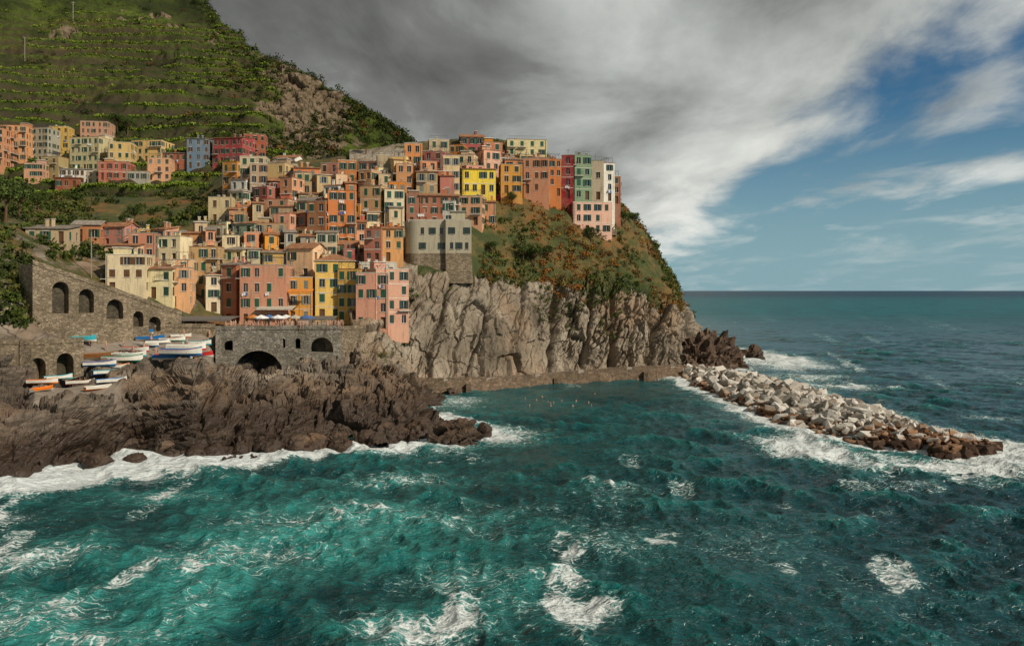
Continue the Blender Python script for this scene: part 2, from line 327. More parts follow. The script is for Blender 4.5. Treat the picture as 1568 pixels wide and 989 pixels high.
a=b.attr('rockm');wl=b.attr('wall');tmn=b.attr('terr')
n1=b.noise(pos,.025,4,.6);n2=b.noise(pos,.35,5,.7);n3=b.noise(pos,.09,4,.65)
gr=b.ramp(n1,[(.33,C(.024,.034,.010)),(.46,C(.052,.074,.013)),(.55,C(.09,.125,.017)),(.68,C(.10,.078,.024))])
gr=b.mix(b.ss(n2,.42,.66,0,.7),gr,C(.018,.025,.008))
gr=b.mix(b.ss(n3,.50,.62,0,.8),gr,b.mix(n2,C(.012,.019,.006),C(.04,.05,.015)))
wc=b.mix(n2,C(.022,.019,.011),C(.09,.068,.040))
c=b.mix(b.m('MULTIPLY',b.m('MULTIPLY',wl,tmn),b.ss(n3,.66,.45,.3,.95)),gr,wc)
rc=b.ramp(n2,[(.3,C(.06,.042,.026)),(.5,C(.15,.112,.072)),(.7,C(.25,.19,.125))])
rm=b.ss(b.m('ADD',a,b.m('MULTIPLY',b.m('SUBTRACT',n3,.5),1.8)),.58,.80)
c=b.mix(rm,c,rc)
fin(b,c,.95,n2,1.0,1.2,.1)
hill=mesh_np('terraced_hill',P,gridF(620,460),[M_hill],{'rockm':rockm,'wall':sst(fr,.36,.55)*(1-sst(fr,.90,.97)),'terr':tm})
hillP=P;hfr=fr;htm=tm;hrock=rockm;htv=tv;hXs=Xs;hYs=Ysc
# ================================================================= survey rays on ground
def bvh(o):
    me=o.data;n_=len(me.vertices);co=np.empty(n_*3,dtype=np.float32);me.vertices.foreach_get('co',co)
    f=np.empty(len(me.polygons)*4,dtype=np.int32);me.loops.foreach_get('vertex_index',f)
    return BVHTree.FromPolygons(co.reshape(-1,3).tolist(),f.reshape(-1,4).tolist())
BH,BL,BT=bvh(head),bvh(left),bvh(hill)
def ray(a,bb):
    o=Vector((0,0,CH));d=Vector(((a-CXP)/FOC,1,(HY-bb)/FOC)).normalized();best=None
    for t in(BH,BL,BT):
        h=t.ray_cast(o,d)[0]
        if h is not None and (best is None or h.y<best.y): best=h
    return best
def ground(x,y):
    best=None
    for t in(BH,BL,BT):
        h=t.ray_cast(Vector((x,y,400)),Vector((0,0,-1)))[0]
        if h is not None and (best is None or h.z>best): best=h.z
    return best if best is not None else 0
# ================================================================= HOUSES
PAL=dict(O=(.88,.56,.27),A=(.82,.50,.23),Y=(.88,.71,.35),L=(.97,.85,.38),P=(.90,.62,.51),S=(.84,.52,.38),R=(.68,.27,.19),D=(.62,.16,.19),
 C=(.92,.84,.66),T=(.77,.66,.49),G=(.70,.68,.60),W=(.90,.88,.82),B=(.66,.38,.25),E=(.50,.60,.48),K=(.40,.47,.55),F=(.92,.74,.52))
NM=dict(O='orange_house',A='ochre_house',Y='yellow_house',L='bright_yellow_house',P='pink_house',S='salmon_house',R='red_house',D='crimson_house',C='cream_house',T='tan_house',G='grey_house',W='white_house',B='brown_house',E='green_house',K='slate_blue_house',F='peach_house')
PM={k:plaster('plaster_'+NM[k],lin(v)) for k,v in PAL.items()}
M_glass,b=newmat('window_glass');fin(b,C(.018,.02,.022),.12,spec=.6)
M_trim=simple('painted_trim',C(.60,.55,.46),.7)
SH=[simple('shutter_green',C(.02,.085,.05),.6),simple('shutter_dark_green',C(.02,.06,.04),.6),simple('shutter_brown',C(.11,.055,.025),.6),simple('shutter_grey',C(.18,.20,.17),.6)]
M_conc=simple('terrace_concrete',C(.34,.30,.25),.9);M_iron=simple('iron',C(.05,.05,.055),.5)
M_tile,b=newmat('terracotta_tiles');tc=b.n('ShaderNodeTexCoord').outputs['Object']
wv=b.n('ShaderNodeTexWave',{'Vector':tc,'Scale':1.6,'Distortion':.6,'Detail':2.},bands_direction='X').outputs[0]
nn=b.noise(tc,1.2,5,.7);c=b.ramp(nn,[(.3,C(.18,.085,.045)),(.5,C(.37,.17,.085)),(.7,C(.48,.30,.19))])
c=b.mix(b.ss(wv,.1,.5,.5,0),c,C(.10,.045,.025));fin(b,c,.9,wv,.6,.1,.15)
M_slate=simple('slate_roof',C(.26,.22,.18),.85,.4)
M_aw=simple('awning_fabric',C(.50,.45,.36),.8);M_awo=simple('orange_awning',C(.60,.22,.04),.8);M_lin=simple('laundry_white',C(.75,.74,.72),.9);M_linr=simple('laundry_blue',C(.08,.15,.35),.9)
def facade(wm,gm,sm,tmb,O,xd,nd,w,zb,zt,R,door,pitch,ww0,shp):
    O=Vector(O);xd=Vector(xd);nd=Vector(nd);up=Vector((0,0,1))
    nc=max(0,int(round(w/pitch-.15)));nf=max(1,int(round(zt/2.95)));fh=zt/nf
    if nc==0 or w<1.9:
        wm.quad(O+up*zb,O+xd*w+up*zb,O+xd*w+up*zt,O+up*zt);return
    ww=min(ww0,w/nc*.5);wh=min(1.75,fh*.60);pit=w/nc
    xs=[0]
    for i in range(nc):
        c=pit*(i+.5)+R.uniform(-.18,.18);xs+=[c-ww/2,c+ww/2]
    xs.append(w)
    zs=[zb,0]
    for j in range(nf):
        z0=j*fh+(fh-wh)*.55;zs+=[z0,z0+wh]
    zs.append(zt)
    op=set();dc=R.randrange(nc) if door else -1
    for i in range(nc):
        for j in range(nf):
            if R.random()<.90: op.add((i*2+1,j*2+2))
    if dc>=0: op.add((dc*2+1,1));op.add((dc*2+1,2))
    P_=lambda x,z,dd=0:O+xd*x+up*z+nd*dd
    for i in range(len(xs)-1):
        for j in range(len(zs)-1):
            x0,x1,z0,z1=xs[i],xs[i+1],zs[j],zs[j+1]
            if (i,j) not in op:
                wm.quad(P_(x0,z0),P_(x1,z0),P_(x1,z1),P_(x0,z1));continue
            dd=-.24
            wm.quad(P_(x0,z0),P_(x0,z0,dd),P_(x0,z1,dd),P_(x0,z1));wm.quad(P_(x1,z0),P_(x1,z1),P_(x1,z1,dd),P_(x1,z0,dd))
            if not(dc*2+1==i and j==1): wm.quad(P_(x0,z1),P_(x0,z1,dd),P_(x1,z1,dd),P_(x1,z1))
            if not(dc*2+1==i and j==2): wm.quad(P_(x0,z0),P_(x1,z0),P_(x1,z0,dd),P_(x0,z0,dd))
            isd=(dc*2+1==i and j<=2)
            gm.quad(P_(x0,z0,dd),P_(x1,z0,dd),P_(x1,z1,dd),P_(x0,z1,dd),1 if isd else 0)
            if isd: continue
            xm=(x0+x1)/2
            gm.box(P_(xm-.03,z0,dd+.004),xd*.06,nd*.04,up*(z1-z0),2)
            tmb.box(P_(x0-.12,z0-.12,.002),xd*(x1-x0+.24),nd*.10,up*.10)
            if R.random()<.45: tmb.box(P_(x0-.10,z1,.002),xd*(x1-x0+.2),nd*.05,up*.16)
            r=R.random()
            if r<shp[0]: # closed
                sm.box(P_(x0,z0,-.08),xd*(ww/2-.015),nd*.05,up*(z1-z0));sm.box(P_(xm+.015,z0,-.08),xd*(ww/2-.015),nd*.05,up*(z1-z0))
            elif r<shp[1]:
                hw=min(ww/2,(pit-ww)/2-.06)
                sm.box(P_(x0-hw-.02,z0,.01),xd*hw,nd*.06,up*(z1-z0));sm.box(P_(x1+.02,z0,.01),xd*hw,nd*.06,up*(z1-z0))
            rr=R.random()
            if rr<.09 and j>2 :
                tmb.box(P_(x0-.8,z0-.45,.002),xd*(ww+1.6),nd*.9,up*.13)
                for k in range(9): gm.box(P_(x0-.78+k*(ww+1.5)/8,z0-.32,.86),xd*.03,nd*.03,up*.95,3)
                gm.box(P_(x0-.78,z0+.63,.85),xd*(ww+1.55),nd*.05,up*.05,3)
            elif rr<.15 and j>2:
                for k in range(R.choice([2,3,4])): gm.box(P_(x0-.3+k*.42,z0-.75-R.random()*.25,.22),xd*.36,nd*.02,up*.65,R.choice([4,4,5]))
def house(a0,a1,bt,bb,ck,roof=None,yaw=None,Y=None,depth=None,sh=None,name=None):
    R=random.Random(int(a0*131+bt*17+bb))
    ac=(a0+a1)/2
    if Y is None:
        h=ray(ac,bb);Y=h.y if h is not None else 200
        Y=min(Y,345)
    p=S(ac,bb,Y);W=(a1-a0)/FOC*Y;H=(bb-bt)/FOC*Y
    yaw=R.choice([-24,-12,6,12,18,26]) if yaw is None else yaw
    th=math.radians(yaw);d=depth or min(max(W*.75,5),10)
    if abs(d*math.sin(th))>W*.45: d=W*.45/abs(math.sin(th))
    w=(W-d*abs(math.sin(th)))/math.cos(th)
    roof=roof or R.choice(['flat','flat','gable','shed','hip','flat','shed'])
    rh=0 if roof=='flat' else {'gable':min(w,d)*.2,'hip':min(w,d)*.22,'shed':d*.16}[roof]
    Hw=max(H-rh,2.4);zb=-9.0 if bb<500 else -3.5
    wm,gm,sm,tb,rm=MB(),MB(),MB(),MB(),MB();hw=w/2
    pitch=R.uniform(2.1,2.8);ww0=R.uniform(.85,1.15);c0=R.uniform(.15,.5);shp=(c0,c0+R.uniform(.25,.5)) if R.random()<.8 else (.1,.2)
    facade(wm,gm,sm,tb,(-hw,0,0),(1,0,0),(0,-1,0),w,zb,Hw,R,True,pitch,ww0,shp)
    facade(wm,gm,sm,tb,(-hw,d,0),(0,-1,0),(-1,0,0),d,zb,Hw,R,False,pitch,ww0,shp)
    facade(wm,gm,sm,tb,(hw,0,0),(0,1,0),(1,0,0),d,zb,Hw,R,False,pitch,ww0,shp)
    wm.quad((-hw,d,zb),(hw,d,zb),(hw,d,Hw),(-hw,d,Hw))
    if R.random()<.4:
        for zc in range(1,int(Hw/3)): tb.box((-hw-.03,-.045,zc*3.0-.05),(w+.06,0,0),(0,.04,0),(0,0,.14))
    ov=.35;th_=.16
    if roof=='flat':
        t=.28
        rm.quad((-hw+t,t,Hw-.75),(hw-t,t,Hw-.75),(hw-t,d-t,Hw-.75),(-hw+t,d-t,Hw-.75),1)
        wm.quad((-hw+t,t,Hw-.75),(hw-t,t,Hw-.75),(hw-t,t,Hw),(-hw+t,t,Hw));wm.quad((-hw+t,d-t,Hw-.75),(hw-t,d-t,Hw-.75),(hw-t,d-t,Hw),(-hw+t,d-t,Hw))
        wm.quad((-hw+t,t,Hw-.75),(-hw+t,d-t,Hw-.75),(-hw+t,d-t,Hw),(-hw+t,t,Hw));wm.quad((hw-t,t,Hw-.75),(hw-t,d-t,Hw-.75),(hw-t,d-t,Hw),(hw-t,t,Hw))
        cm=R.choice([0,1,2])
        rm.bx(-hw-.06,hw+.06,-.06,t+.02,Hw,Hw+.13,cm);rm.bx(-hw-.06,hw+.06,d-t-.02,d+.06,Hw,Hw+.13,cm)
        rm.bx(-hw-.06,-hw+t+.02,t+.021,d-t-.021,Hw,Hw+.13,cm);rm.bx(hw-t-.02,hw+.06,t+.021,d-t-.021,Hw,Hw+.13,cm)
        q=R.random()
        if q<.35 and w>4.5: # roof room
            x0=R.choice([-hw+.6,hw-3.2]);rm.bx(x0,x0+2.6,d*.45,d-.5,Hw-.74,Hw+1.5,3);rm.bx(x0-.2,x0+2.8,d*.45-.25,d-.3,Hw+1.5,Hw+1.68,2)
        elif q<.6: # pergola
            for x in(-hw+.5,hw-.6):
                for y in(.6,d-.8): rm.bx(x,x+.08,y,y+.08,Hw-.74,Hw+1.7,4)
            for k in range(int(w/.7)): rm.bx(-hw+.45+k*.7,-hw+.52+k*.7,.5,d-.6,Hw+1.7,Hw+1.77,4)
        elif q<.85: # roof terrace railing
            for k in range(int(w/.5)): rm.bx(-hw+.2+k*.5,-hw+.23+k*.5,.1,.13,Hw+.13,Hw+1.05,4)
            rm.bx(-hw+.15,hw-.15,.09,.14,Hw+1.05,Hw+1.1,4)
    elif roof=='gable':
        q=[(-hw-ov,-ov),(hw+ov,-ov),(hw+ov,d+ov),(-hw-ov,d+ov)];s=rh/(d/2);ez=Hw-ov*s
        for z in(0,th_):
            rm.quad((q[0][0],q[0][1],ez+z+.003),(q[1][0],q[1][1],ez+z+.003),(hw+ov,d/2,Hw+rh+z),(-hw-ov,d/2,Hw+rh+z));rm.quad((q[3][0],q[3][1],ez+z+.003),(q[2][0],q[2][1],ez+z+.003),(hw+ov,d/2,Hw+rh+z),(-hw-ov,d/2,Hw+rh+z))
        rm.quad((q[0][0],-ov,ez),(q[1][0],-ov,ez),(q[1][0],-ov,ez+th_),(q[0][0],-ov,ez+th_))
        for x in(-hw,hw): wm.tri((x,0,Hw),(x,d,Hw),(x,d/2,Hw+rh))
        for x in(-hw-ov,hw+ov):
            rm.quad((x,-ov,ez),(x,d/2,Hw+rh),(x,d/2,Hw+rh+th_),(x,-ov,ez+th_));rm.quad((x,d+ov,ez),(x,d/2,Hw+rh),(x,d/2,Hw+rh+th_),(x,d+ov,ez+th_))
    elif roof=='hip':
        m_=min(hw,d/2)
        x0,x1,y0,y1=-hw-ov,hw+ov,-ov,d+ov;zt=Hw+rh
        if hw>=d/2: r0,r1=(-hw+m_,d/2,zt),(hw-m_,d/2,zt)
        else: r0,r1=(0,m_,zt),(0,d-m_,zt)
        A_,B_,C_,D_=(x0,y0,Hw+.1),(x1,y0,Hw+.1),(x1,y1,Hw+.1),(x0,y1,Hw+.1)
        if hw>=d/2: rm.quad(A_,B_,r1,r0);rm.tri(B_,C_,r1);rm.quad(C_,D_,r0,r1);rm.tri(D_,A_,r0)
        else: rm.tri(A_,B_,r0);rm.quad(B_,C_,r1,r0);rm.tri(C_,D_,r1);rm.quad(D_,A_,r0,r1)
        rm.bx(x0+.01,x1-.01,y0+.01,y1-.01,Hw-.02,Hw+.098,2)
    else:
        rm.box((-hw-ov,-ov,Hw-.06),(w+2*ov,0,0),(0,d+2*ov,rh*(d+2*ov)/d),(0,0,th_))
        for x in(-hw,hw): wm.tri((x,0,Hw),(x,d,Hw),(x,d,Hw+rh))
        wm.quad((-hw,d,Hw),(hw,d,Hw),(hw,d,Hw+rh),(-hw,d,Hw+rh))
    for k in range(R.choice([0,1,1,2,3])):
        x=R.uniform(-hw*.7,hw*.6);y=R.uniform(d*.4,d*.8);hh=R.uniform(.6,1.3);rm.bx(x,x+.55,y,y+.5,Hw-.4,Hw+rh+hh,3);rm.bx(x-.1,x+.65,y-.1,y+.6,Hw+rh+hh,Hw+rh+hh+.12,2)
    if R.random()<.6:
        x=R.uniform(-hw*.6,hw*.6);rm.bx(x,x+.05,d*.5,d*.5+.05,Hw-.3,Hw+rh+2.2,4);rm.bx(x-.5,x+.55,d*.5,d*.5+.03,Hw+rh+2.0,Hw+rh+2.04,4);rm.bx(x-.35,x+.4,d*.5,d*.5+.03,Hw+rh+1.7,Hw+rh+1.74,4)
    if R.random()<.35: # drain pipe
        x=R.choice([-hw+.25,hw-.35]);rm.bx(x,x+.1,-.15,-.05,0,Hw-.1,1)
    Mx=Matrix.Translation(p)@Matrix.Rotation(th,4,'Z')
    nm=name or NM[ck]
    ob=wm.obj(nm,[PM[ck]],None,Mx)
    shm=sh if sh is not None else R.choice([0,0,0,1,1,2,3])
    tile=M_tile if R.random()<.7 else M_slate
    rm.obj('roof',[tile,M_conc,M_trim,PM[ck],M_iron],ob);gm.obj('windows_and_door',[M_glass,SH[2],M_trim,M_iron,M_lin,M_linr],ob)
    if sm.v: sm.obj('shutters',[SH[shm]],ob)
    if tb.v: tb.obj('sills',[M_trim],ob)
    return ob,Mx,w,Hw,d
HL=[
# harbour front
(545,594,418,503,'S','flat',0,167),(566,636,412,500,'P','flat',26,168.5),(514,550,412,494,'Y','flat',-8,170),(478,548,388,491,'Y','hip',14,171),(437,480,425,495,'O','flat',6,170),
(366,440,406,499,'P','flat',4,166),(331,369,400,499,'S','shed',-18,169),(288,337,378,480,'Y','flat',8,172),(262,300,398,478,'F','flat',14,167),
(160,226,390,448,'C','flat',10,None),(208,264,405,458,'C','shed',0,None),(240,292,410,470,'O','flat',10,None),(430,486,372,430,'F','gable',-16,180),(374,434,378,432,'C','shed',10,182),
(548,610,402,430,'W','flat',8,176),
(110,155,337,372,'S','gable',10,None),(150,196,340,378,'P','gable',-12,None),(38,104,342,372,'T','shed',8,None),
(195,240,357,398,'O','flat',10,None),(236,280,362,405,'C','flat',-10,None),(275,318,352,398,'O','shed',8,None),(300,345,345,390,'G','flat',-10,None),(160,210,370,398,'F','shed',0,None),
(338,380,350,400,'B','flat',12,190),(350,395,337,392,'E','shed',-14,None),(386,440,342,392,'T','flat',8,None),
# mid town
(467,501,308,392,'B','flat',-10,None),(500,548,292,396,'O','flat',10,None),(555,586,350,402,'R','flat',-8,184),(583,620,345,400,'O','shed',10,185),
(547,588,285,360,'F','flat',-14,None),(586,622,290,358,'C','flat',12,None),(440,470,322,372,'S','shed',5,None),(400,445,305,350,'S','flat',-10,None),(360,402,312,350,'O','gable',12,None),
(318,357,302,345,'C','flat',6,None),(420,456,330,372,'W','gable',-8,None),(436,478,360,395,'T','flat',8,None),
(335,368,248,306,'A','flat',-16,None),(366,408,240,302,'C','flat',6,None),(405,440,250,308,'T','flat',-12,None),(428,488,262,308,'F','gable',10,None),(415,456,236,262,'W','gable',-12,238),(447,492,252,312,'S','shed',12,None),
(488,520,250,300,'B','flat',-10,None),(516,548,246,300,'O','flat',10,None),(545,582,243,292,'P','shed',-10,None),(575,604,238,290,'T','flat',12,None),(598,624,240,296,'F','flat',-8,None),
(618,648,220,288,'A','flat',6,None),(646,680,232,292,'R','flat',-12,None),(640,706,292,345,'R','shed',8,None),(652,700,308,345,'W','flat',-10,None),(640,690,262,300,'B','flat',10,None),(680,706,252,298,'W','gable',4,222),
(705,762,252,298,'L','shed',8,220),(700,740,300,345,'S','flat',-8,None),(735,761,305,345,'A','shed',8,None),(620,655,300,345,'B','flat',10,None),
(655,690,214,262,'T','flat',10,None),(684,712,222,262,'A','flat',-10,None),(704,742,204,250,'R','gable',6,240),(738,772,218,262,'O','flat',12,None),(716,752,236,262,'G','flat',-8,None),
(765,802,252,296,'O','flat',8,222),(800,842,242,296,'A','flat',-6,224),(774,840,214,252,'C','flat',6,238),(838,862,244,300,'O','flat',10,225),(858,880,238,304,'D','flat',-8,226),(878,908,238,306,'E','flat',8,227),
(904,926,246,306,'C','flat',-8,228),(922,944,250,308,'W','flat',10,229),(936,952,270,312,'B','flat',6,231),
(874,941,310,358,'P','flat',8,None),(848,900,240,262,'K','shed',6,245),
# upper town across the valley
(0,40,192,246,'O','flat',8,None),(38,76,196,248,'G','flat',-8,None),(74,106,194,240,'Y','flat',10,None),(102,156,210,262,'C','flat',-8,None),(122,166,186,225,'P','flat',8,None),(164,202,218,258,'Y','flat',10,None),
(198,250,215,248,'F','flat',-6,None),(248,286,230,262,'R','shed',8,None),(285,322,208,258,'K','shed',8,None),(320,376,205,252,'D','shed',-10,None),(372,408,206,244,'R','flat',10,None),(36,66,250,282,'P','flat',8,None),
(62,92,240,278,'T','flat',-8,None),(90,132,254,282,'W','shed',8,None),(130,172,262,282,'T','flat',-6,None),(224,262,242,276,'O','flat',10,None),(84,120,268,290,'R','shed',6,None),(150,196,248,276,'S','flat',6,None),
(-60,5,196,255,'S','flat',6,None),(186,226,262,278,'G','flat',6,None),
]
for h in HL:
    house(*h)
# in-fill rows of houses climbing the slope
silx=[300,335,365,430,455,490,545,600,620,680,700,770,838,860,907,945]
sily=[345,262,252,246,250,262,256,252,236,232,226,232,236,256,260,268]
R=random.Random(5)
for (bb,a0,a1) in ((478,300,520),(440,335,560),(412,300,560),(388,200,580),(362,335,620),(338,335,640),(316,340,700),(296,345,760),(280,360,840),(266,380,900),(256,540,850)):
    a=a0+R.uniform(0,15)
    while a<a1-18:
        wpx=R.uniform(22,38);hpx=R.uniform(42,66);top=bb-hpx
        s=np.interp(a+wpx/2,silx,sily)
        if top<s: top=s+R.uniform(0,8)
        if bb-top>16: house(a,a+wpx,top,bb,R.choice('OAYPSROTFCOTYFGSTCAFCW'),None,None,None)
        a+=wpx+R.uniform(-3,6)
# stone masonry material
def stone(name,c1,c2,sc=1.0):
    m,b=newmat(name);pos=b.n('ShaderNodeNewGeometry').outputs['Position']
    nz_=b.n('ShaderNodeVectorMath',{0:pos,1:b.n('ShaderNodeVectorMath',{0:b.n('ShaderNodeTexNoise',{'Vector':pos,'Scale':1.2,'Detail':2.}).outputs[1],'Scale':.5},operation='SCALE').outputs[0]},operation='ADD').outputs[0]
    v=b.vs(nz_,(1,1,1.8));ed=b.n('ShaderNodeTexVoronoi',{'Vector':v,'Scale':1.7*sc},feature='DISTANCE_TO_EDGE').outputs[0]
    cel=b.n('ShaderNodeTexVoronoi',{'Vector':v,'Scale':1.7*sc}).outputs[1]
    big=b.noise(pos,.2,5,.7);b2=b.noise(b.vs(pos,(1,1,.25)),.5,5,.7)
    c=b.mix(b.n('ShaderNodeSeparateColor',{0:cel}).outputs[0],c1,c2);c=b.mix(b.ss(big,.4,.65,0,.75),c,b.mix(.55,c,C(.06,.055,.03)))
    c=b.mix(b.ss(b2,.5,.7,0,.5),c,C(.07,.06,.045))
    c=b.mix(b.ss(ed,0,.07,.55,0),c,C(.05,.042,.032));fin(b,c,.95,b.ss(ed,0,.1),.7,.12,.1);return m
M_stone=stone('rubble_masonry',C(.17,.13,.085),C(.34,.27,.185));M_stoneg=stone('grey_masonry',C(.17,.155,.125),C(.35,.315,.26),.9)
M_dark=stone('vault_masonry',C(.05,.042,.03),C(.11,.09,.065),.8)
# fortress-like grey house on the cliff edge with curved corner + bastion
M_fort=plaster('plaster_fortified',lin((.80,.77,.64)))
def bastion():
    Y=186;p=S(668,388,Y);mb=MB();g=MB();t=MB();r=MB()
    H=(388-338)/FOC*Y
    pts=[]
    for k in range(13):
        an=math.radians(180+90*k/12);pts.append((-7.4+3.4+3.4*math.cos(an),3.4+3.4*math.sin(an)))
    pts+= [(2.2,0),(2.2,-1.1),(8.2,-1.1),(8.2,9),(-7.4,9)]
    n_=len(pts)
    for i in range(n_):
        a_,b2=pts[i],pts[(i+1)%n_]
        mb.quad((*a_,0),(*b2,0),(*b2,H),(*a_,H))
        c_=[(a_[0]*1.04,a_[1]*1.06-.7),(b2[0]*1.04,b2[1]*1.06-.7)]
        mb.quad((*c_[0],-7),(*c_[1],-7),(*b2,0),(*a_,0),1);r.quad((*a_,H),(*b2,H),(b2[0]*.9,b2[1]*.9+.5,H+.35),(a_[0]*.9,a_[1]*.9+.5,H+.35));
    r.bx(-6.6,7.4,.9,8.3,H-.3,H+.34)
    r.bx(3.5,6.8,3,7,H+.34,H+2.4,1);r.bx(3.2,7.1,2.7,7.3,H+2.4,H+2.6)
    for k,(x,y) in enumerate(((-3.2,0),(-.9,0),(1.2,0),(3.6,-1.1),(5.3,-1.1),(7.1,-1.1))):
        for z in(1.0,4.5):
            if (k,z) in((1,1.0),(4,4.5)): continue
            g.box((x-.38,y-.03,z),(.76,0,0),(0,.02,0),(0,0,1.5));r.box((x-.55,y-.12,z-.12),(1.1,0,0),(0,.10,0),(0,0,.1))
            if (k+int(z))%2: t.box((x-.80,y-.09,z),(.38,0,0),(0,.05,0),(0,0,1.5));t.box((x+.42,y-.09,z),(.38,0,0),(0,.05,0),(0,0,1.5))
    ob=mb.obj('fortified_house',[M_fort,M_stone],None,Matrix.Translation(p)@Matrix.Rotation(math.radians(4),4,'Z'))
    r.obj('roof',[M_conc,M_fort],ob);g.obj('windows',[M_glass],ob);t.obj('shutters',[SH[1]],ob)
bastion()
def arched_wall(name,p0,p1,zb0,zb1,zt0,zt1,arches,thick,mat,rec=2.5,cap=True):
    p0=Vector(p0);p1=Vector(p1);L=(p1-p0).length;xd=(p1-p0)/L;nd=Vector((-xd.y,xd.x,0));up=Vector((0,0,1))
    if nd.y<0: nd=-nd
    zt=lambda x:zt0+(zt1-zt0)*x/L
    zb=lambda x:zb0+(zb1-zb0)*x/L
    P_=lambda x,z,dd=0:p0+xd*x+nd*dd+up*z
    m=MB();xs={0,L}
    for (c,w_,sp_,ab) in arches:
        for k in range(17): xs.add(c-w_/2+w_*k/16)
    k=2.0
    while k<L: xs.add(k);k+=2.0
    xs=sorted(x for x in xs if 0<=x<=L)
    def hole(x):
        for (c,w_,sp_,ab) in arches:
            if abs(x-c)<w_/2+1e-6:
                return (ab,sp_+math.sqrt(max(0,(w_/2)**2-(x-c)**2)))
        return None
    for i in range(len(xs)-1):
        x0,x1=xs[i],xs[i+1]
        if x1-x0<1e-5: continue
        xm=(x0+x1)/2;h=hole(xm)
        if h is None: m.quad(P_(x0,zb(x0)),P_(x1,zb(x1)),P_(x1,zt(x1)),P_(x0,zt(x0)))
        else:
            ha=hole(x0) or (h[0],hole(xm)[1]);hb=hole(x1) or ha
            a_,b2=ha[1],hb[1];ab=h[0]
            m.quad(P_(x0,a_),P_(x1,b2),P_(x1,zt(x1)),P_(x0,zt(x0)))
            if ab>zb(x0)+.1: m.quad(P_(x0,zb(x0)),P_(x1,zb(x1)),P_(x1,ab),P_(x0,ab))
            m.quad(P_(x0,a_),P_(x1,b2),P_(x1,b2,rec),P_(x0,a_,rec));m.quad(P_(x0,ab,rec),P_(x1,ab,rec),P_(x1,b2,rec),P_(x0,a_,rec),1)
            m.quad(P_(x0,ab),P_(x1,ab),P_(x1,ab,rec),P_(x0,ab,rec))
        m.quad(P_(x0,zt(x0)),P_(x1,zt(x1)),P_(x1,zt(x1),thick),P_(x0,zt(x0),thick),2)
        if cap: m.box(P_(x0,zt(x0)+.004,-.12),xd*(x1-x0)+up*(zt(x1)-zt(x0)),nd*.45,up*.75,0)
    for (c,w_,sp_,ab) in arches:
        for x in(c-w_/2,c+w_/2): m.quad(P_(x,ab),P_(x,sp_),P_(x,sp_,rec),P_(x,ab,rec))
    for x in(0,L): m.quad(P_(x,zb(x)),P_(x,zt(x)),P_(x,zt(x),thick),P_(x,zb(x),thick))
    return m.obj(name,[mat,M_dark,M_conc])
ZP=14.5
a=S(50,0,135.5);c_=S(278,0,156);L=math.hypot(c_.x-a.x,c_.y-a.y)
fr_=lambda px:(px-50)/228*L
arched_wall('arched_retaining_wall',(a.x,a.y,0),(c_.x,c_.y,0),12.5,11,26.5,17.2,[(fr_(88),2.7,22.2,18.0),(fr_(125),2.6,21.0,18.0),(fr_(168),3.0,18.9,16.8),(fr_(205),1.9,17.2,15.2),(fr_(232),2.3,15.9,14.2),(fr_(256),1.7,15.0,13.8)],6,M_stone,1.6)
a=S(-60,0,122);c_=S(45,0,124);arched_wall('harbour_terrace_wall',(a.x,a.y,0),(c_.x,c_.y,0),6,6,14.0,13.6,[],9,M_stone)
a=S(30,0,123.5);c_=S(128,0,131);L=math.hypot(c_.x-a.x,c_.y-a.y)
arched_wall('boathouse_wall',(a.x,a.y,0),(c_.x,c_.y,0),6,8,13.4,13.6,[(L*.27,2.4,10.2,7.6),(L*.70,2.6,10.6,8.0)],8,M_stone,2.5)
a=S(135,0,150);c_=S(330,0,157);arched_wall('retaining_wall',(a.x,a.y,0),(c_.x,c_.y,0),8,8,15.3,14.7,[],7,M_stone)
# harbour bridge / piazza
a=S(330,0,151.5);c_=S(522,0,155);L=math.hypot(c_.x-a.x,c_.y-a.y);q=lambda px:(px-330)/192*L
arched_wall('harbour_piazza',(a.x,a.y,0),(c_.x,c_.y,0),1,3,ZP,ZP,[(q(394),9.2,5.9,2.2),(q(352),2.6,11.2,10.6),(q(432),.9,12.4,11.0),(q(455),1.0,12.3,10.8),(q(492),4.4,10.7,10.0)],15,M_stoneg,5)
a=S(522,0,156);c_=S(560,0,165);arched_wall('side_retaining_wall',(a.x,a.y,0),(c_.x,c_.y,0),4,8,ZP-.2,ZP-.4,[],8,M_stone)
# seaside path at foot of cliff
pl=[(612,168.5),(640,169.5),(680,171),(720,174.5),(770,180),(820,185.5),(860,190),(910,194),(960,197),(1005,199.5),(1048,203),(1070,212)]
pw=[Vector(((x-CXP)/FOC*y,y-.8,0)) for x,y in pl]
ctr=[];
for i in range(len(pw)-1):
    for k in range(6): ctr.append(pw[i].lerp(pw[i+1],k/6))
ctr.append(pw[-1])
M_path=stone('path_masonry',C(.13,.09,.06),C(.25,.18,.125),.8)
m=MB();zf=lambda i:2.3+.35*math.sin(i*.15)+(.8 if i<10 else 0)*max(0,1-i/10)
for i in range(len(ctr)-1):
    p,q_=ctr[i],ctr[i+1];zt0=zf(i);zt1=zf(i+1);up=Vector((0,0,1));yb=Vector((-.5,7,0))
    f0=Vector((.1,-.7+.25*math.sin(i*1.7),0));f1=Vector((.1,-.7+.25*math.sin((i+1)*1.7),0))
    m.quad(p+f0-up*2,q_+f1-up*2,q_+up*zt1,p+up*zt0);m.quad(p+up*zt0,q_+up*zt1,q_+up*zt1+yb,p+up*zt0+yb,1)
    if i%9!=3: m.box(p+up*zt0,q_-p+up*(zt1-zt0),(0,.35,0),up*.7)
    if i%17==0: m.box(p+f0*1.6-up*2,(1.0,0,0),(0,1.2,0),up*(zt0+1.4))
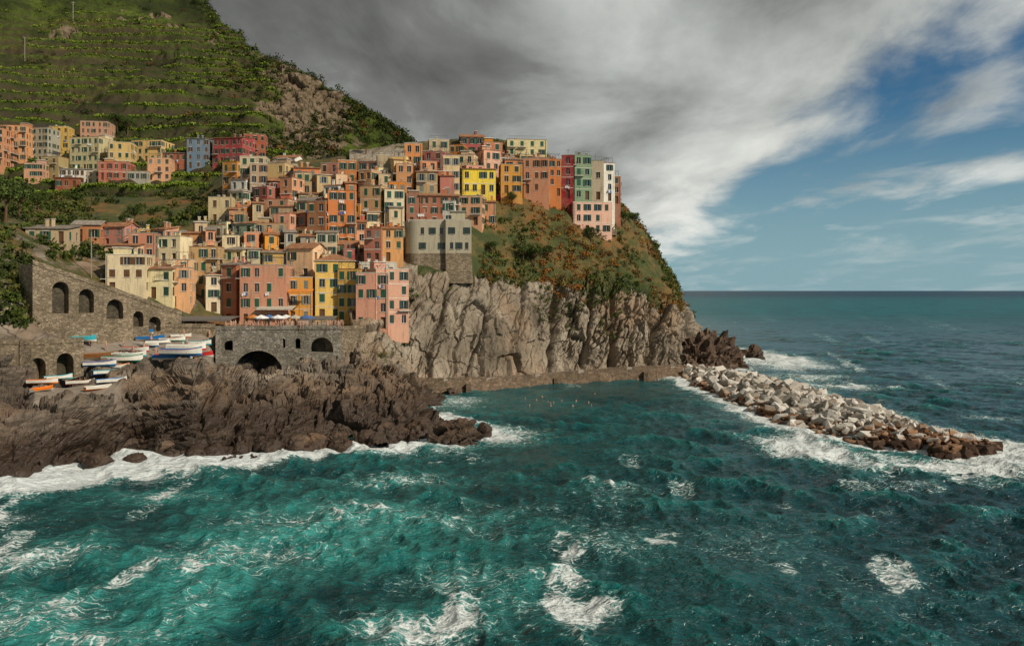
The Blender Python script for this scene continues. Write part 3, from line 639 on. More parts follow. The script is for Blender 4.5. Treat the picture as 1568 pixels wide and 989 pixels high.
m.obj('seaside_path',[M_path,M_conc])
for (a0,a1,bt,bb,Yy) in((872,945,354,360,226),):
    p,q_=S(a0,bt,Yy),S(a1,bt,Yy+1.5);h=(bb-bt)/FOC*Yy;m=MB();m.box(p-Vector((0,0,h)),q_-p,(0,3,0),(0,0,h))
    m.box(p,q_-p,(0,.35,0),(0,0,.5));m.obj('terrace_wall',[M_stone])
# ================================================================= VEGETATION
M_leaf,b=newmat('foliage');t_=b.attr('tint',0)
fin(b,t_,.8,spec=.12)
def clumps(name,pts,sizes,tints,nl=46,leaf=.28,squash=.7,parent=None,seed=1):
    rg=np.random.RandomState(abs(seed));K=len(pts);pts=np.asarray(pts);sizes=np.asarray(sizes)[:,None,None];tints=np.asarray(tints)
    d=rg.normal(size=(K,nl,3));d/=np.linalg.norm(d,axis=2,keepdims=True);r=rg.uniform(.35,1.05,(K,nl,1))
    lob=1+.35*np.sin(d[...,:1]*5+rg.uniform(0,6,(K,1,1)))*np.cos(d[...,1:2]*4)
    c=d*r*lob*sizes;c[...,2]*=squash;c=c+pts[:,None,:];c[...,2]+=sizes[...,0]*squash*.55
    u=rg.normal(size=(K,nl,3))+d*.4;u/=np.linalg.norm(u,axis=2,keepdims=True);v=np.cross(u,rg.normal(size=(K,nl,3)));v/=np.linalg.norm(v,axis=2,keepdims=True)
    s=sizes*leaf*rg.uniform(.6,1.3,(K,nl,1));u=u*s;v=v*s*.75
    V=np.stack([c-u,c+v,c+u,c-v],2).reshape(-1,3);F=np.arange(K*nl*4).reshape(-1,4)
    sh=rg.uniform(.65,1.3,(K,nl,1));tc=tints[:,None,:]*sh
    tc=np.concatenate([tc,np.ones((K,nl,1))],2);tc=np.repeat(tc[:,:,None,:],4,2).reshape(-1,4)
    return mesh_np(name,V,F,[M_leaf],{'tint':tc},parent=parent)
GR=np.array([(.045,.065,.012),(.06,.085,.015),(.085,.11,.018),(.035,.05,.012),(.10,.10,.025)])
RU=np.array([(.20,.075,.018),(.24,.13,.03),(.14,.06,.022),(.17,.14,.035),(.28,.11,.02)])
rg=np.random.RandomState(3)
m_=(Htv>5.0)&(Htv<9)&(HX>735)
idx=np.where(m_)[0];idx=rg.choice(idx,2500,replace=False);pts=HP[idx];nn_=fbm(pts/14,3,80)
keep=fbm(pts/7,3,84)>-.18;pts=pts[keep];nn_=nn_[keep]
tt=np.where(((nn_+.25*rg.rand(len(pts)))>.24)[:,None],RU[rg.randint(0,5,len(pts))],GR[rg.randint(0,5,len(pts))])
clumps('headland_scrub',pts,rg.uniform(.35,1.5,len(pts))*rg.uniform(.6,1,len(pts)),tt,42,.22,.7,seed=2)
idx=np.where((Htv>3.2)&(Htv<5.2)&(fbm(HP/9,3,85)>.25))[0];idx=rg.choice(idx,220,replace=False)
clumps('cliff_plants',HP[idx]+Hn[idx]*.1,rg.uniform(.3,.9,len(idx)),GR[rg.randint(0,5,len(idx))],36,.25,.8,seed=4)
idx=np.where((htv>1)&(htv<8.3)&(hXs>-60)&(hYs>-30))[0];sel=rg.choice(idx,8000,replace=False);pp=hillP[sel];nn_=fbm(pp/22,4,81)
k=(nn_>.04)|(rg.rand(len(sel))<.10);pp=pp[k];nn_=nn_[k]
tt=GR[rg.randint(0,5,len(pp))]*.62;ru=rg.rand(len(pp))<.12;tt[ru]=RU[rg.randint(0,4,ru.sum())]*.6
clumps('hillside_shrubs',pp,rg.uniform(.9,2.8,len(pp))*rg.uniform(.6,1,len(pp)),tt,30,.26,.75,seed=5)
idx=np.where((htm>.4)&(hfr>.0)&(hfr<.24)&(hXs>-60)&(hYs>-30)&(fbm(hillP/30,3,82)<.14))[0];sel=rg.choice(idx,min(16000,len(idx)),replace=False);pp=hillP[sel]
tt=np.array([(.14,.20,.022),(.11,.16,.018),(.17,.21,.03)])[rg.randint(0,3,len(pp))]
clumps('vineyard_rows',pp,rg.uniform(.6,1.25,len(pp)),tt,11,.42,.8,seed=6)
idx=np.where((htv>7.6)&(htv<8.15)&(hXs>300)&(hXs<640))[0];sel=rg.choice(idx,420,replace=False)
clumps('ridge_trees',hillP[sel],rg.uniform(1.0,2.8,len(sel)),GR[rg.randint(0,4,len(sel))]*.6,60,.2,1.0,seed=7)
LP=np.empty(len(left.data.vertices)*3,dtype=np.float32);left.data.vertices.foreach_get('co',LP);LP=LP.reshape(-1,3).astype(float)
LX=LP[:,0]/LP[:,1]*FOC+CXP;LY=HY-(LP[:,2]-CH)/LP[:,1]*FOC
idx=np.where((LX>-60)&(LX<340)&(LY<400)&(LY>285)|(LX>-60)&(LX<70)&(LY<500)&(LY>400))[0];sel=rg.choice(idx,1500,replace=False);pp=LP[sel]
k=fbm(pp/9,3,88)>-.05;pp=pp[k];clumps('valley_shrubs',pp,rg.uniform(.5,1.8,len(pp)),GR[rg.randint(0,5,len(pp))]*.85,46,.24,.75,seed=8)
def tree(px,py,h,tint,name='tree',Y=None):
    g=ray(px,py);
    if g is None:return
    R=random.Random(int(px*7));m=MB();me=[]
    th=h*.45
    def tube(p,q_,r0,r1,n_=7):
        ax=(q_-p).normalized();u=ax.orthogonal().normalized();v=ax.cross(u)
        for k in range(n_):
            a_=2*math.pi*k/n_;b2=2*math.pi*(k+1)/n_
            m.quad(p+(u*math.cos(a_)+v*math.sin(a_))*r0,p+(u*math.cos(b2)+v*math.sin(b2))*r0,q_+(u*math.cos(b2)+v*math.sin(b2))*r1,q_+(u*math.cos(a_)+v*math.sin(a_))*r1)
    top=Vector((R.uniform(-.3,.3),0,th));tube(Vector((0,0,-1)),top,h*.04,h*.026);cs=[]
    for k in range(7):
        an=k*.9+R.random();e_=top+Vector((math.cos(an)*h*.28,math.sin(an)*h*.28,h*R.uniform(.1,.42)));tube(top,e_,h*.018,h*.006,5);cs.append(e_)
    for k in range(7): cs.append(top+Vector((R.uniform(-.2,.2)*h,R.uniform(-.2,.2)*h,R.uniform(.15,.5)*h)))
    o_=m.obj(name,[SH[2]],None,Matrix.Translation(g))
    clumps('crown',[c[:] for c in cs],[h*R.uniform(.12,.2) for c in cs],[np.array(tint)*R.uniform(.7,1.3) for c in cs],120,.16,.8,parent=o_,seed=int(px))
for px,py,h in((818,410,6),(800,402,4.5),(838,400,4),(785,318,4),(958,352,5),(972,350,4.5),(205,345,5),(190,352,4),(30,335,8),(8,340,9),(-10,350,10),(60,330,6),(755,395,4),(905,372,4),(180,205,9),(195,207,8),(560,236,5)):
    tree(px,py,h,(.06,.085,.02))
g=ray(775,308)
if g is not None:
    pp=[(g.x+random.uniform(-2.2,2.2),g.y-.5,g.z+random.uniform(0,2)) for _ in range(14)];clumps('bougainvillea',pp,[.8]*14,[(.28,.02,.13)]*14,60,.22,.8,seed=9)
# ================================================================= ROCKS IN WATER & BREAKWATER
M_isl=rockmat('sea_rock_stone',C(.035,.026,.02),C(.10,.062,.04),C(.19,.13,.085),2.5,veg=False)
def blob(name,c,r,seed,mat,amp=.35,sub=5,cell=2.2,rotz=0):
    bm=bmesh.new();bmesh.ops.create_icosphere(bm,subdivisions=sub,radius=1);bm.verts.ensure_lookup_table()
    V=np.array([v.co[:] for v in bm.verts]);F=np.array([[v.index for v in f.verts] for f in bm.faces]);bm.free()
    n_=V.copy();P_=V*np.array(r);q_=P_+np.array(c)
    dd=rocky(q_,[.9,0,.4],[0,1,0],[-.4,0,.9],cell*1.3,cell*1.3,cell*.6,1.,seed)*min(r)*amp*1.6+fbm(q_/(cell*1.3),4,seed)*min(r)*amp*1.2
    P_=P_+n_*dd[:,None]
    o_=mesh_np(name,P_,F,[mat],{'veg':np.zeros(len(P_)),'pave':np.zeros(len(P_))});o_.location=c;return o_
x,y=SW(697,680);blob('sea_rock',(x,y+2,.3),(3.4,2.6,2.9),1,M_isl);x,y=SW(742,668);blob('sea_rock',(x,y+1,.2),(1.2,1.2,1.8),2,M_isl)
x,y=SW(1155,549);blob('sea_rock',(x,y,.2),(3.0,2.6,4.2),3,M_isl,.25)
for i,(a,bb,Y_,r) in enumerate(((1080,560,222,(6,6,9)),(1098,560,226,(6,5,7.5)),(1112,562,228,(5,4,5)),(1064,565,214,(5,5,9)),(1124,566,231,(3,3,3)),(1085,560,238,(8,8,8)))):
    p=S(a,bb,Y_);blob('point_rock',(p.x,p.y,1.),r,10+i,M_isl,.35)
for i,(a,bb,s) in enumerate(((148,712,1.2),(205,708,.9),(130,708,.8),(330,698,1.4),(372,692,1.5),(300,700,1.3),(250,694,1.3),(455,688,1.5),(520,682,1.6),(560,680,1.8),(600,676,2.0),(640,668,2.0),(410,691,1.5),(480,684,1.5),(690,604,1.),(705,600,.8),(670,612,1.2))):
    x,y=SW(a,bb);blob('shore_boulder',(x,y+.6,.1),(s*1.3,s*1.3,s),30+i,M_isl,.35,4)
def breakwater():
    rg=random.Random(11);V=[];F=[];T=[]
    line=[(44,205,3.5,2.2),(49,199,7,2.6),(51.5,187,9,3.0),(53,172,10,3.2),(54,157,10.5,3.4),(54.3,144,10.5,3.4),(54.5,131,10,3.2),(56,120,8.5,2.9),(59.5,112,6.5,2.3),(65,107.5,3.2,1.3)]
    nst=2100
    for k in range(nst):
        t=rg.random()**.85*(len(line)-1);i=min(int(t),len(line)-2);f=t-i;l=[line[i][j]*(1-f)+line[i+1][j]*f for j in range(4)]
        o_=rg.uniform(-1,1);dxy=(line[i+1][0]-line[i][0],line[i+1][1]-line[i][1]);L=math.hypot(*dxy);px,py=-dxy[1]/L,dxy[0]/L
        x=l[0]+px*o_*l[2];y=l[1]+py*o_*l[2];z=l[3]*(1-abs(o_)**1.8)*rg.uniform(.65,1.1)-.35
        s=rg.choice([rg.uniform(.35,.8),rg.uniform(.7,1.5)])*(.72 if l[1]<126 else 1.05)
        bm=bmesh.new();dims=(s*rg.uniform(.8,1.6),s*rg.uniform(.6,1.0),s*rg.uniform(.4,.7))
        for sx in(-1,1):
            for sy in(-1,1):
                for sz in(-1,1): bm.verts.new((sx*dims[0]*rg.uniform(.45,1),sy*dims[1]*rg.uniform(.45,1),sz*dims[2]*rg.uniform(.5,1)))
        for q_ in range(9):
            v=Vector((rg.gauss(0,1),rg.gauss(0,1),rg.gauss(0,1))).normalized();bm.verts.new((v.x*dims[0]*1.1,v.y*dims[1]*1.1,v.z*dims[2]*1.1))
        bmesh.ops.convex_hull(bm,input=bm.verts)
        for v in [v for v in bm.verts if not v.link_faces]: bm.verts.remove(v)
        bm.verts.index_update();rot=Matrix.Rotation(rg.uniform(0,6.3),3,'Z')@Matrix.Rotation(rg.gauss(0,.45),3,'X')@Matrix.Rotation(rg.gauss(0,.45),3,'Y')
        n0=len(V);tn=rg.random()
        for v in bm.verts: V.append(tuple(rot@v.co+Vector((x,y,z))));T.append(tn)
        for fc in bm.faces: F.append([v.index+n0 for v in fc.verts])
        bm.free()
    mt,b=newmat('breakwater_rock');pos=b.n('ShaderNodeNewGeometry').outputs['Position'];tn=b.attr('tone');z=b.n('ShaderNodeSeparateXYZ',{0:pos})
    n_=b.noise(pos,.9,5,.65);n2=b.noise(pos,3.,4,.6)
    c=b.ramp(tn,[(.05,C(.20,.165,.125)),(.35,C(.36,.325,.27)),(.85,C(.58,.55,.49))]);c=b.mix(b.ss(n_,.48,.72,0,.5),c,C(.18,.13,.08))
    low=b.m('ADD',z.outputs[2],b.m('ADD',b.m('MULTIPLY',b.m('SUBTRACT',n_,.5),3.0),b.m('MULTIPLY',b.ss(z.outputs[1],124,106),-1.4)))
    low=b.m('ADD',low,b.m('MULTIPLY',b.m('SUBTRACT',tn,.5),1.8))
    c=b.mix(b.ss(low,1.6,.5,0,.9),c,b.mix(n2,C(.08,.033,.012),C(.34,.15,.05)));c=b.mix(b.ss(low,.5,-.3,0,.9),c,C(.035,.019,.012))
    fin(b,c,.8,n2,.6,.18,.3)
    me=bpy.data.meshes.new('breakwater');me.from_pydata(V,[],F);A_=me.attributes.new('tone','FLOAT','POINT');A_.data.foreach_set('value',T);me.materials.append(mt)
    o_=bpy.data.objects.new('breakwater',me);scene.collection.objects.link(o_);return line
line=breakwater()
# ================================================================= SEA
def segd(X,Y,pts):
    d=np.full(X.shape,1e9)
    for i in range(len(pts)-1):
        ax,ay=pts[i];bx,by=pts[i+1];vx,vy=bx-ax,by-ay;t=np.clip(((X-ax)*vx+(Y-ay)*vy)/(vx*vx+vy*vy+1e-9),0,1)
        d=np.minimum(d,np.hypot(X-ax-t*vx,Y-ay-t*vy))
    return d
pyr=np.concatenate([np.arange(1330,1000,-3.0),np.arange(1000,560,-.8),np.arange(560,450,-.7),[449,448,447.2,446.5,446,445.7,445.5]])
Yr=CH*FOC/(pyr-HY);Yr=np.concatenate([Yr,[70000.]]);un=np.linspace(-.98,.98,1100)
dYr=np.abs(np.gradient(Yr))
Yg,U=np.meshgrid(Yr,un,indexing='ij');X=(U*Yg).ravel();Yy=Yg.ravel();DY=np.repeat(dYr,len(un))
Z=np.zeros_like(X);DX=np.zeros_like(X);DYY=np.zeros_like(X);rs=np.random.RandomState(21)
cal=np.clip(1-np.exp(-((X-15)**2/45**2+(Yy-168)**2/30**2))*.6,.35,1)
p3=np.stack([X,Yy,X*0],1)
grp=.8+.8*fbm(p3/22,2,140)
for k in range(122):
    L=1.1*(11.5)**(rs.rand()**1.15);an=math.radians(208+rs.normal()*45);am=.0090*L**.70*rs.uniform(.6,1.3)
    if k>=110: L=rs.uniform(12,26);an=math.radians(215+rs.normal()*18);am=.05*rs.uniform(.6,1.2)
    kx,ky=math.cos(an)*2*math.pi/L,math.sin(an)*2*math.pi/L
    at=np.clip(L/(2.4*DY)-.35,0,1);ph=kx*X+ky*Yy+rs.uniform(0,6.28)+1.6*math.sin(k)*grp
    c0=np.cos(ph);Z+=am*at*c0;DX-=math.cos(an)*am*at*np.sin(ph);DYY-=math.sin(an)*am*at*np.sin(ph)
Z*=cal*grp*1.25
Z+=.09*fbm(p3/1.1,3,150)*np.clip(1-DY/1.0,0,1)
coastL=[SW(*q_) for q_ in((-300,850),(-120,765),(0,740),(60,730),(120,718),(180,704),(240,702),(300,708),(350,704),(400,698),(450,692),(500,686),(560,686),(600,683),(640,674),(662,658),(668,638))]
coastC=[SW(*q_) for q_ in((668,638),(660,606),(700,599),(760,593),(810,588),(860,584),(910,581),(960,579),(1005,578),(1045,577))]
coastP=[SW(*q_) for q_ in((1045,577),(1085,572),(1128,566),(1120,556))]
bw=[(l[0],l[1]) for l in line]
dL=segd(X,Yy,coastL);dC=segd(X,Yy,coastC);dP=segd(X,Yy,coastP)
dB=segd(X,Yy,bw);bwid=np.interp(-Yy,[-l[1] for l in line],[l[2] for l in line]);dB=np.maximum(dB-bwid,0)
nf=fbm(p3/7,4,160);nf2=fbm(p3/2.5,3,161)
Xpx=X/Yy*FOC+CXP
lw=np.interp(Xpx,[-100,0,150,290,340,500,640,700],[7.5,8,7.5,6.5,4.2,3.4,4.2,3.5])
foam=np.zeros_like(X)
foam=np.maximum(foam,1.35*np.exp(-(dL/(lw*(1+.8*nf)))**2)+.48*np.exp(-dL/(lw*2.0)))
foam=np.maximum(foam,.75*np.exp(-dC/1.2))
foam=np.maximum(foam,1.2*np.exp(-dP/6.0))
bf=np.where(Yy<150,1.15,.65)*np.where(X>56,1.25,.90)
foam=np.maximum(foam,bf*np.exp(-(dB/(3.6+2.2*nf))**2)+.45*np.exp(-dB/9))
milk=.45*np.exp(-dL/16)+.35*np.exp(-dB/12)
def ell(cx,cy,rx,ry,f,mk):
    global foam,milk
    x0,y0=SW(cx,cy);wx=rx*y0/FOC;wy=ry*y0*y0/(CH*FOC);e_=((X-x0)/wx)**2+((Yy-y0)/wy)**2
    g_=np.exp(-e_);foam=np.maximum(foam,f*g_*(1+.55*nf));milk=milk+mk*g_
for e_ in((90,720,110,16,1.15,.5),(215,706,80,13,1.15,.5),(760,665,75,16,1.15,.4),(690,672,50,24,1.0,.4),(690,615,60,12,.7,.3),(560,692,90,7,.8,.3),
 (1235,685,80,22,1.2,.5),(1440,714,150,15,1.2,.4),(1560,700,60,14,1.0,.3),(1350,700,60,14,1.0,.4),(1170,548,70,18,1.3,.3),(1210,578,90,8,.8,.3),(1520,640,60,5,.7,.1),(1280,592,110,6,.7,.2),
 (40,940,150,60,.74,.8),(40,850,130,32,.62,.5),(150,978,150,28,.72,.6),(290,930,80,55,.56,1.3),(400,850,200,45,.46,1.1),(250,760,160,14,.50,.6),(500,790,200,35,.46,.8),(640,960,160,38,.68,.8),(760,885,170,36,.60,.6),(860,925,110,28,.62,.3),
 (700,800,220,50,.46,.4),(950,760,90,30,.46,.1),(930,830,150,40,.46,.2),(600,735,170,14,.46,.5),(1150,830,140,40,.36,.1),(1350,900,150,50,.34,.1)):
    ell(*e_)
st=fbm(np.stack([(X*.35+Yy*.95)/3.0,(X*.95-Yy*.35)/16.,X*0],1),4,170)
sd=max(1e-3,float(np.std(Z[(Yy<150)])))
crest=sst(Z/sd,1.2,2.6)*.42*sst(nf+nf2*.4,-.15,.35)
wc=sst(vn(np.stack([X/(3+Yy*.02),Yy/(1.6+Yy*.03),X*0],1),180)+.35*nf2,.64,.88)
crest=np.maximum(crest,wc*.44*(1-sst(Yy,500,900)*.6))
foam=foam+.20*st*np.clip(1-Yy/500,0,1)
lift=np.clip(1-dL/5,0,1)*.7*np.clip(nf+.4,0,1)+np.clip(1-dB/4,0,1)*.5*np.clip(nf+.3,0,1)
sea_h=Z+lift
Xd=X+DX*cal*.9;Yd=Yy+DYY*cal*.9
M_sea,b=newmat('sea_water');pos=b.n('ShaderNodeNewGeometry').outputs['Position'];fo=b.attr('foam');mk=b.attr('milk');cr_=b.attr('crest')
sx=b.n('ShaderNodeSeparateXYZ',{0:pos});flat=b.n('ShaderNodeCombineXYZ',{0:sx.outputs[0],1:sx.outputs[1]}).outputs[0]
dist=b.n('ShaderNodeVectorMath',{0:pos},operation='LENGTH').outputs['Value']
nA=b.noise(flat,.035,3,.6,.5);nB=b.noise(flat,.22,4,.62,.8)
warp=b.n('ShaderNodeVectorMath',{0:flat,1:b.n('ShaderNodeVectorMath',{0:b.n('ShaderNodeTexNoise',{'Vector':flat,'Scale':.40,'Detail':3.}).outputs[1],'Scale':4.0},operation='SCALE').outputs[0]},operation='ADD').outputs[0]
warp=b.vs(warp,(.75,1.25,1.),(0,0,-.15))
lace=b.n('ShaderNodeTexVoronoi',{'Vector':warp,'Scale':1.1},feature='DISTANCE_TO_EDGE').outputs[0]
nC=b.noise(warp,1.3,7,.78,.3)
col=b.mix(b.ss(sx.outputs[1],60,190),C(.003,.062,.062),C(.009,.100,.106))
col=b.mix(b.ss(sx.outputs[0],-5,70),col,C(.008,.052,.064))
col=b.mix(b.ss(sx.outputs[1],260,900),col,C(.006,.125,.140))
col=b.mix(b.ss(sx.outputs[1],1200,4000),col,C(.003,.034,.070))
col=b.mix(b.ss(nA,.4,.65,0,.6),col,C(.003,.028,.035))
col=b.mix(b.m('MULTIPLY',b.ss(b.m('ADD',mk,b.m('MULTIPLY',b.m('SUBTRACT',nB,.5),1.7)),.15,1.2),.9,clamp=True),col,C(.035,.26,.235))
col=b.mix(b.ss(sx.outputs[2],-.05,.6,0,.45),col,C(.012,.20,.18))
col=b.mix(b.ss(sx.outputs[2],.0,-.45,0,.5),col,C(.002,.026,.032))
lm=b.ss(lace,.12,.0)
fv=b.m('ADD',b.m('ADD',fo,cr_),b.m('MULTIPLY',b.m('SUBTRACT',nC,.5),1.9));fv=b.m('ADD',fv,b.m('MULTIPLY',b.m('SUBTRACT',lm,.35),.26))
fm=b.ss(fv,.52,.84)
soft=b.ss(fv,.24,.70,0,.40)
col=b.mix(soft,col,C(.16,.38,.35));col=b.mix(fm,col,b.mix(nC,C(.42,.50,.50),C(.84,.86,.84)))
r1=b.noise(b.vs(flat,(.8,1.2,1),(0,0,.4)),1.3,4,.66,.4);r2=b.noise(b.vs(flat,(.5,1.,1)),.40,4,.68,.3);r3=b.noise(b.vs(flat,(.35,1.,1)),.06,5,.72,.2)
nearf=b.ss(dist,60,260,1,.0)
h=b.m('ADD',b.m('MULTIPLY',r1,b.m('MULTIPLY',nearf,.75)),b.m('ADD',b.m('MULTIPLY',r2,1.6),b.m('MULTIPLY',r3,b.ss(dist,200,900,0,7.))))
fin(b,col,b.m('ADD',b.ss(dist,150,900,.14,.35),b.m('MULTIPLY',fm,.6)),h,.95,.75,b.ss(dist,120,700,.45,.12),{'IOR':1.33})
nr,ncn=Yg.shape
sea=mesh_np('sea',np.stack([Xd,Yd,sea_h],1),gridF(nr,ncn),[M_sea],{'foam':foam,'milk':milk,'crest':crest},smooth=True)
# ================================================================= BOATS
BM={k:simple('boat_'+k,lin(v),.35,.12,.5) for k,v in dict(white=(.86,.85,.80),blue=(.10,.42,.66),red=(.75,.16,.12),green=(.08,.45,.36),wood=(.55,.36,.2),orange=(.92,.48,.1),navy=(.1,.2,.38),turquoise=(.2,.62,.66)).items()}
def boat(x,y,z,L,hd,hull,inner,rim,tilt=0,cover=False):
    m=MB();n_=14;W=L*.18;D=L*.14;rings=[]
    for i in range(n_+1):
        t=i/n_;xx=(t-.5)*L;w_=W*(1-max(0,(t-.45)/.55)**2.4)*(.78+.22*min(1,t*3));sh=D*(1+.45*max(0,(t-.5)*2)**2+.08*(1-t))
        rings.append([(xx,-w_*s,zz*sh if zz==1 else zz*D) for s,zz in((1,1),(.86,.45),(.45,.08))]+[(xx+(.02*L if t>.9 else 0),0,0.02*D+ (D*.5*max(0,(t-.85)/.15)))]+[(xx,w_*s,zz*sh if zz==1 else zz*D) for s,zz in((.45,.08),(.86,.45),(1,1))])
    for i in range(n_):
        for k in range(6):
            m.quad(rings[i][k],rings[i+1][k],rings[i+1][k+1],rings[i][k+1],0 if 0<k<5 else 3)
        ins=lambda p,f=.86,dz=.03:(p[0]*.97,p[1]*f,p[2]+dz)
        for k in range(6): m.quad(ins(rings[i][k]),ins(rings[i+1][k]),ins(rings[i+1][k+1]),ins(rings[i][k+1]),1)
        for k in(0,6):
            a_,b2=rings[i][k],rings[i+1][k];m.quad(a_,b2,(b2[0]*.97,b2[1]*.86,b2[2]+.04),(a_[0]*.97,a_[1]*.86,a_[2]+.04),2)
    m.v+=[p for p in rings[0]];q0=len(m.v)-7;m.f.append(tuple(q0+k for k in range(7)));m.m.append(0)
    for t in(.2,.45,.68): 
        xx=(t-.5)*L;m.bx(xx-.13,xx+.13,-W*.8,W*.8,D*.62,D*.68,2)
    if cover:
        for i in range(n_):
            a_,b2,c2,d2=rings[i][0],rings[i+1][0],rings[i+1][6],rings[i][6];up=.12*L*.4
            m.quad(a_,b2,(b2[0],0,b2[2]+up*.6),(a_[0],0,a_[2]+up*.6),1);m.quad((a_[0],0,a_[2]+up*.6),(b2[0],0,b2[2]+up*.6),c2,d2,1)
    Mx=Matrix.Translation((x,y,z))@Matrix.Rotation(math.radians(hd),4,'Z')@Matrix.Rotation(tilt,4,'X')
    return m.obj('rowing_boat',[BM[hull],BM[inner],BM[rim],BM['white'] if hull!='white' else BM[rim]],None,Mx)
for (a,bb,L,hd,h_,i_,r_,cv) in((146,552,7.5,24,'white','wood','wood',0),(186,556,6.5,8,'green','green','white',1),(150,562,5,30,'blue','blue','red',1),
 (284,538,6.8,6,'red','white','white',1),(276,546,6.8,-4,'blue','blue','red',1),(262,552,6,12,'white','red','blue',0),(300,530,5,22,'turquoise','turquoise','white',1),
 (104,580,5.5,30,'blue','blue','white',1),(86,590,4.2,45,'turquoise','turquoise','white',1),(162,578,4.6,45,'blue','turquoise','white',1),(168,588,4.6,42,'navy','blue','white',0),(148,598,4,50,'orange','white','wood',0),
 (62,600,3.6,70,'white','orange','orange',0),(62,590,4.2,20,'orange','orange','white',1),(228,522,5,30,'white','navy','blue',0),(224,532,5,-16,'blue','white','white',0),(206,540,5,-10,'red','red','white',1),(196,548,5.5,10,'turquoise','white','white',0),
 (240,528,4.6,35,'navy','navy','white',1),(262,524,4.6,15,'green','wood','white',0),(120,524,5.6,4,'white','turquoise','turquoise',1),(250,540,4.5,-25,'green','wood','white',0),(300,548,5,10,'white','navy','red',0),(275,518,4,40,'orange','white','white',0),(214,512,4.5,5,'white','turquoise','blue',0),
 (120,590,4.2,35,'red','wood','white',0),(174,566,4.4,20,'orange','orange','white',1)):
    g=ray(a,bb)
    if g is None: continue
    zz=max(ground(g.x,g.y),g.z) ; boat(g.x,g.y+.5,zz+.08,L,hd,h_,i_,r_,0,cv)
# ================================================================= PEOPLE
SK=simple('skin',C(.45,.27,.19),.6);HR=simple('hair',C(.05,.03,.02),.8)
CL=[simple('cloth_%d'%i,c,.85) for i,c in enumerate((C(.6,.6,.58),C(.5,.06,.05),C(.05,.12,.35),C(.08,.08,.09),C(.55,.4,.1),C(.1,.3,.28),C(.25,.2,.16)))]
def skin_mesh(vs,es,rs,sub=1):
    me=bpy.data.meshes.new('t');me.from_pydata(vs,es,[]);o_=bpy.data.objects.new('t',me);scene.collection.objects.link(o_)
    md=o_.modifiers.new('s','SKIN');md.use_smooth_shade=True
    for v,r in zip(me.skin_vertices[0].data,rs): v.radius=r if isinstance(r,tuple) else (r,r)
    me.skin_vertices[0].data[0].use_root=True
    if sub: sb=o_.modifiers.new('d','SUBSURF');sb.levels=sub
    dgx=bpy.context.evaluated_depsgraph_get();m2=bpy.data.meshes.new_from_object(o_.evaluated_get(dgx));bpy.data.objects.remove(o_);return m2
def person_mesh(top,bot,stride=.12,arm=.1):
    vs=[(0,0,.95),(0,0,1.15),(0,0,1.40),(0,0,1.50),(0,-.02,1.62),(0,-.01,1.72),(.10,0,.90),(.11,-stride,.50),(.11,stride*.2-.02,.09),(.12,-.14+stride*.2,.03),(-.10,0,.90),(-.11,stride*.4,.50),(-.11,stride,.09),(-.12,stride-.13,.03),
         (.19,0,1.42),(.25,.02,1.13),(.27,-arm,.88),(-.19,0,1.42),(-.25,.02,1.13),(-.27,-arm*2,.90)]
    es=[(0,1),(1,2),(2,3),(3,4),(4,5),(0,6),(6,7),(7,8),(8,9),(0,10),(10,11),(11,12),(12,13),(2,14),(14,15),(15,16),(2,17),(17,18),(18,19)]
    rs=[(.15,.11),(.13,.10),(.15,.10),(.055,.055),(.095,.105),(.07,.08),.09,.065,.045,.04,.09,.065,.045,.04,.055,.042,.032,.055,.042,.032]
    me=skin_mesh(vs,es,rs);bm=bmesh.new();bm.from_mesh(me)
    hz=vs[3][2]+.03
    for f in bm.faces:
        c=f.calc_center_median();arm_=abs(c.x)>.215
        if c.z>hz: f.material_index=3 if (c.z>hz+.17 or c.y>.03) else 0
        elif arm_ and c.z<vs[15][2]+.08: f.material_index=0
        elif c.z>vs[0][2]+.02: f.material_index=1
        elif c.z<.07: f.material_index=3
        else: f.material_index=2
    for s,wr in((1,vs[16]),(-1,vs[19])):
        hv=[wr,(wr[0],wr[1]-.01,wr[2]-.07)];he=[(0,1)];hr=[.028,.034]
        for k,(oy,l) in enumerate(((-.03,.065),(-.01,.075),(.01,.07),(.03,.055))):
            b0=len(hv);hv+=[(wr[0],wr[1]+oy,wr[2]-.10),(wr[0]-s*.01,wr[1]+oy,wr[2]-.10-l*.5),(wr[0]-s*.03,wr[1]+oy,wr[2]-.10-l)];he+=[(1,b0),(b0,b0+1),(b0+1,b0+2)];hr+=[.010,.009,.008]
        b0=len(hv);hv+=[(wr[0]-s*.02,wr[1]-.05,wr[2]-.08),(wr[0]-s*.03,wr[1]-.06,wr[2]-.12)];he+=[(1,b0),(b0,b0+1)];hr+=[.011,.009]
        hm=skin_mesh(hv,he,hr,0);bm.from_mesh(hm)
    for (cx_,cy_,cz,r) in((0,-.125,vs[4][2]+.02,.018),(.10,0,vs[4][2]+.02,.022),(-.10,0,vs[4][2]+.02,.022)):
        bmesh.ops.create_icosphere(bm,subdivisions=1,radius=r,matrix=Matrix.Translation((cx_,cy_,cz)))
    bm.to_mesh(me);bm.free()
    me.materials.clear()
    for mm in(SK,top,bot,HR): me.materials.append(mm)
    me.polygons.foreach_set('use_smooth',[True]*len(me.polygons));return me
pms=[person_mesh(CL[i%7],CL[(i*3+2)%7],st_,ar) for i,(st_,ar) in enumerate(((.02,.05),(.22,.1),(.12,.2),(.05,.0),(.2,.15),(.02,.12)))]
def put(me,x,y,z,rot,s=1,name='person'):
    o_=bpy.data.objects.new(name,me);scene.collection.objects.link(o_);o_.location=(x,y,z);o_.rotation_euler=(0,0,rot);o_.scale=(s,s,s);return o_
R=random.Random(9)
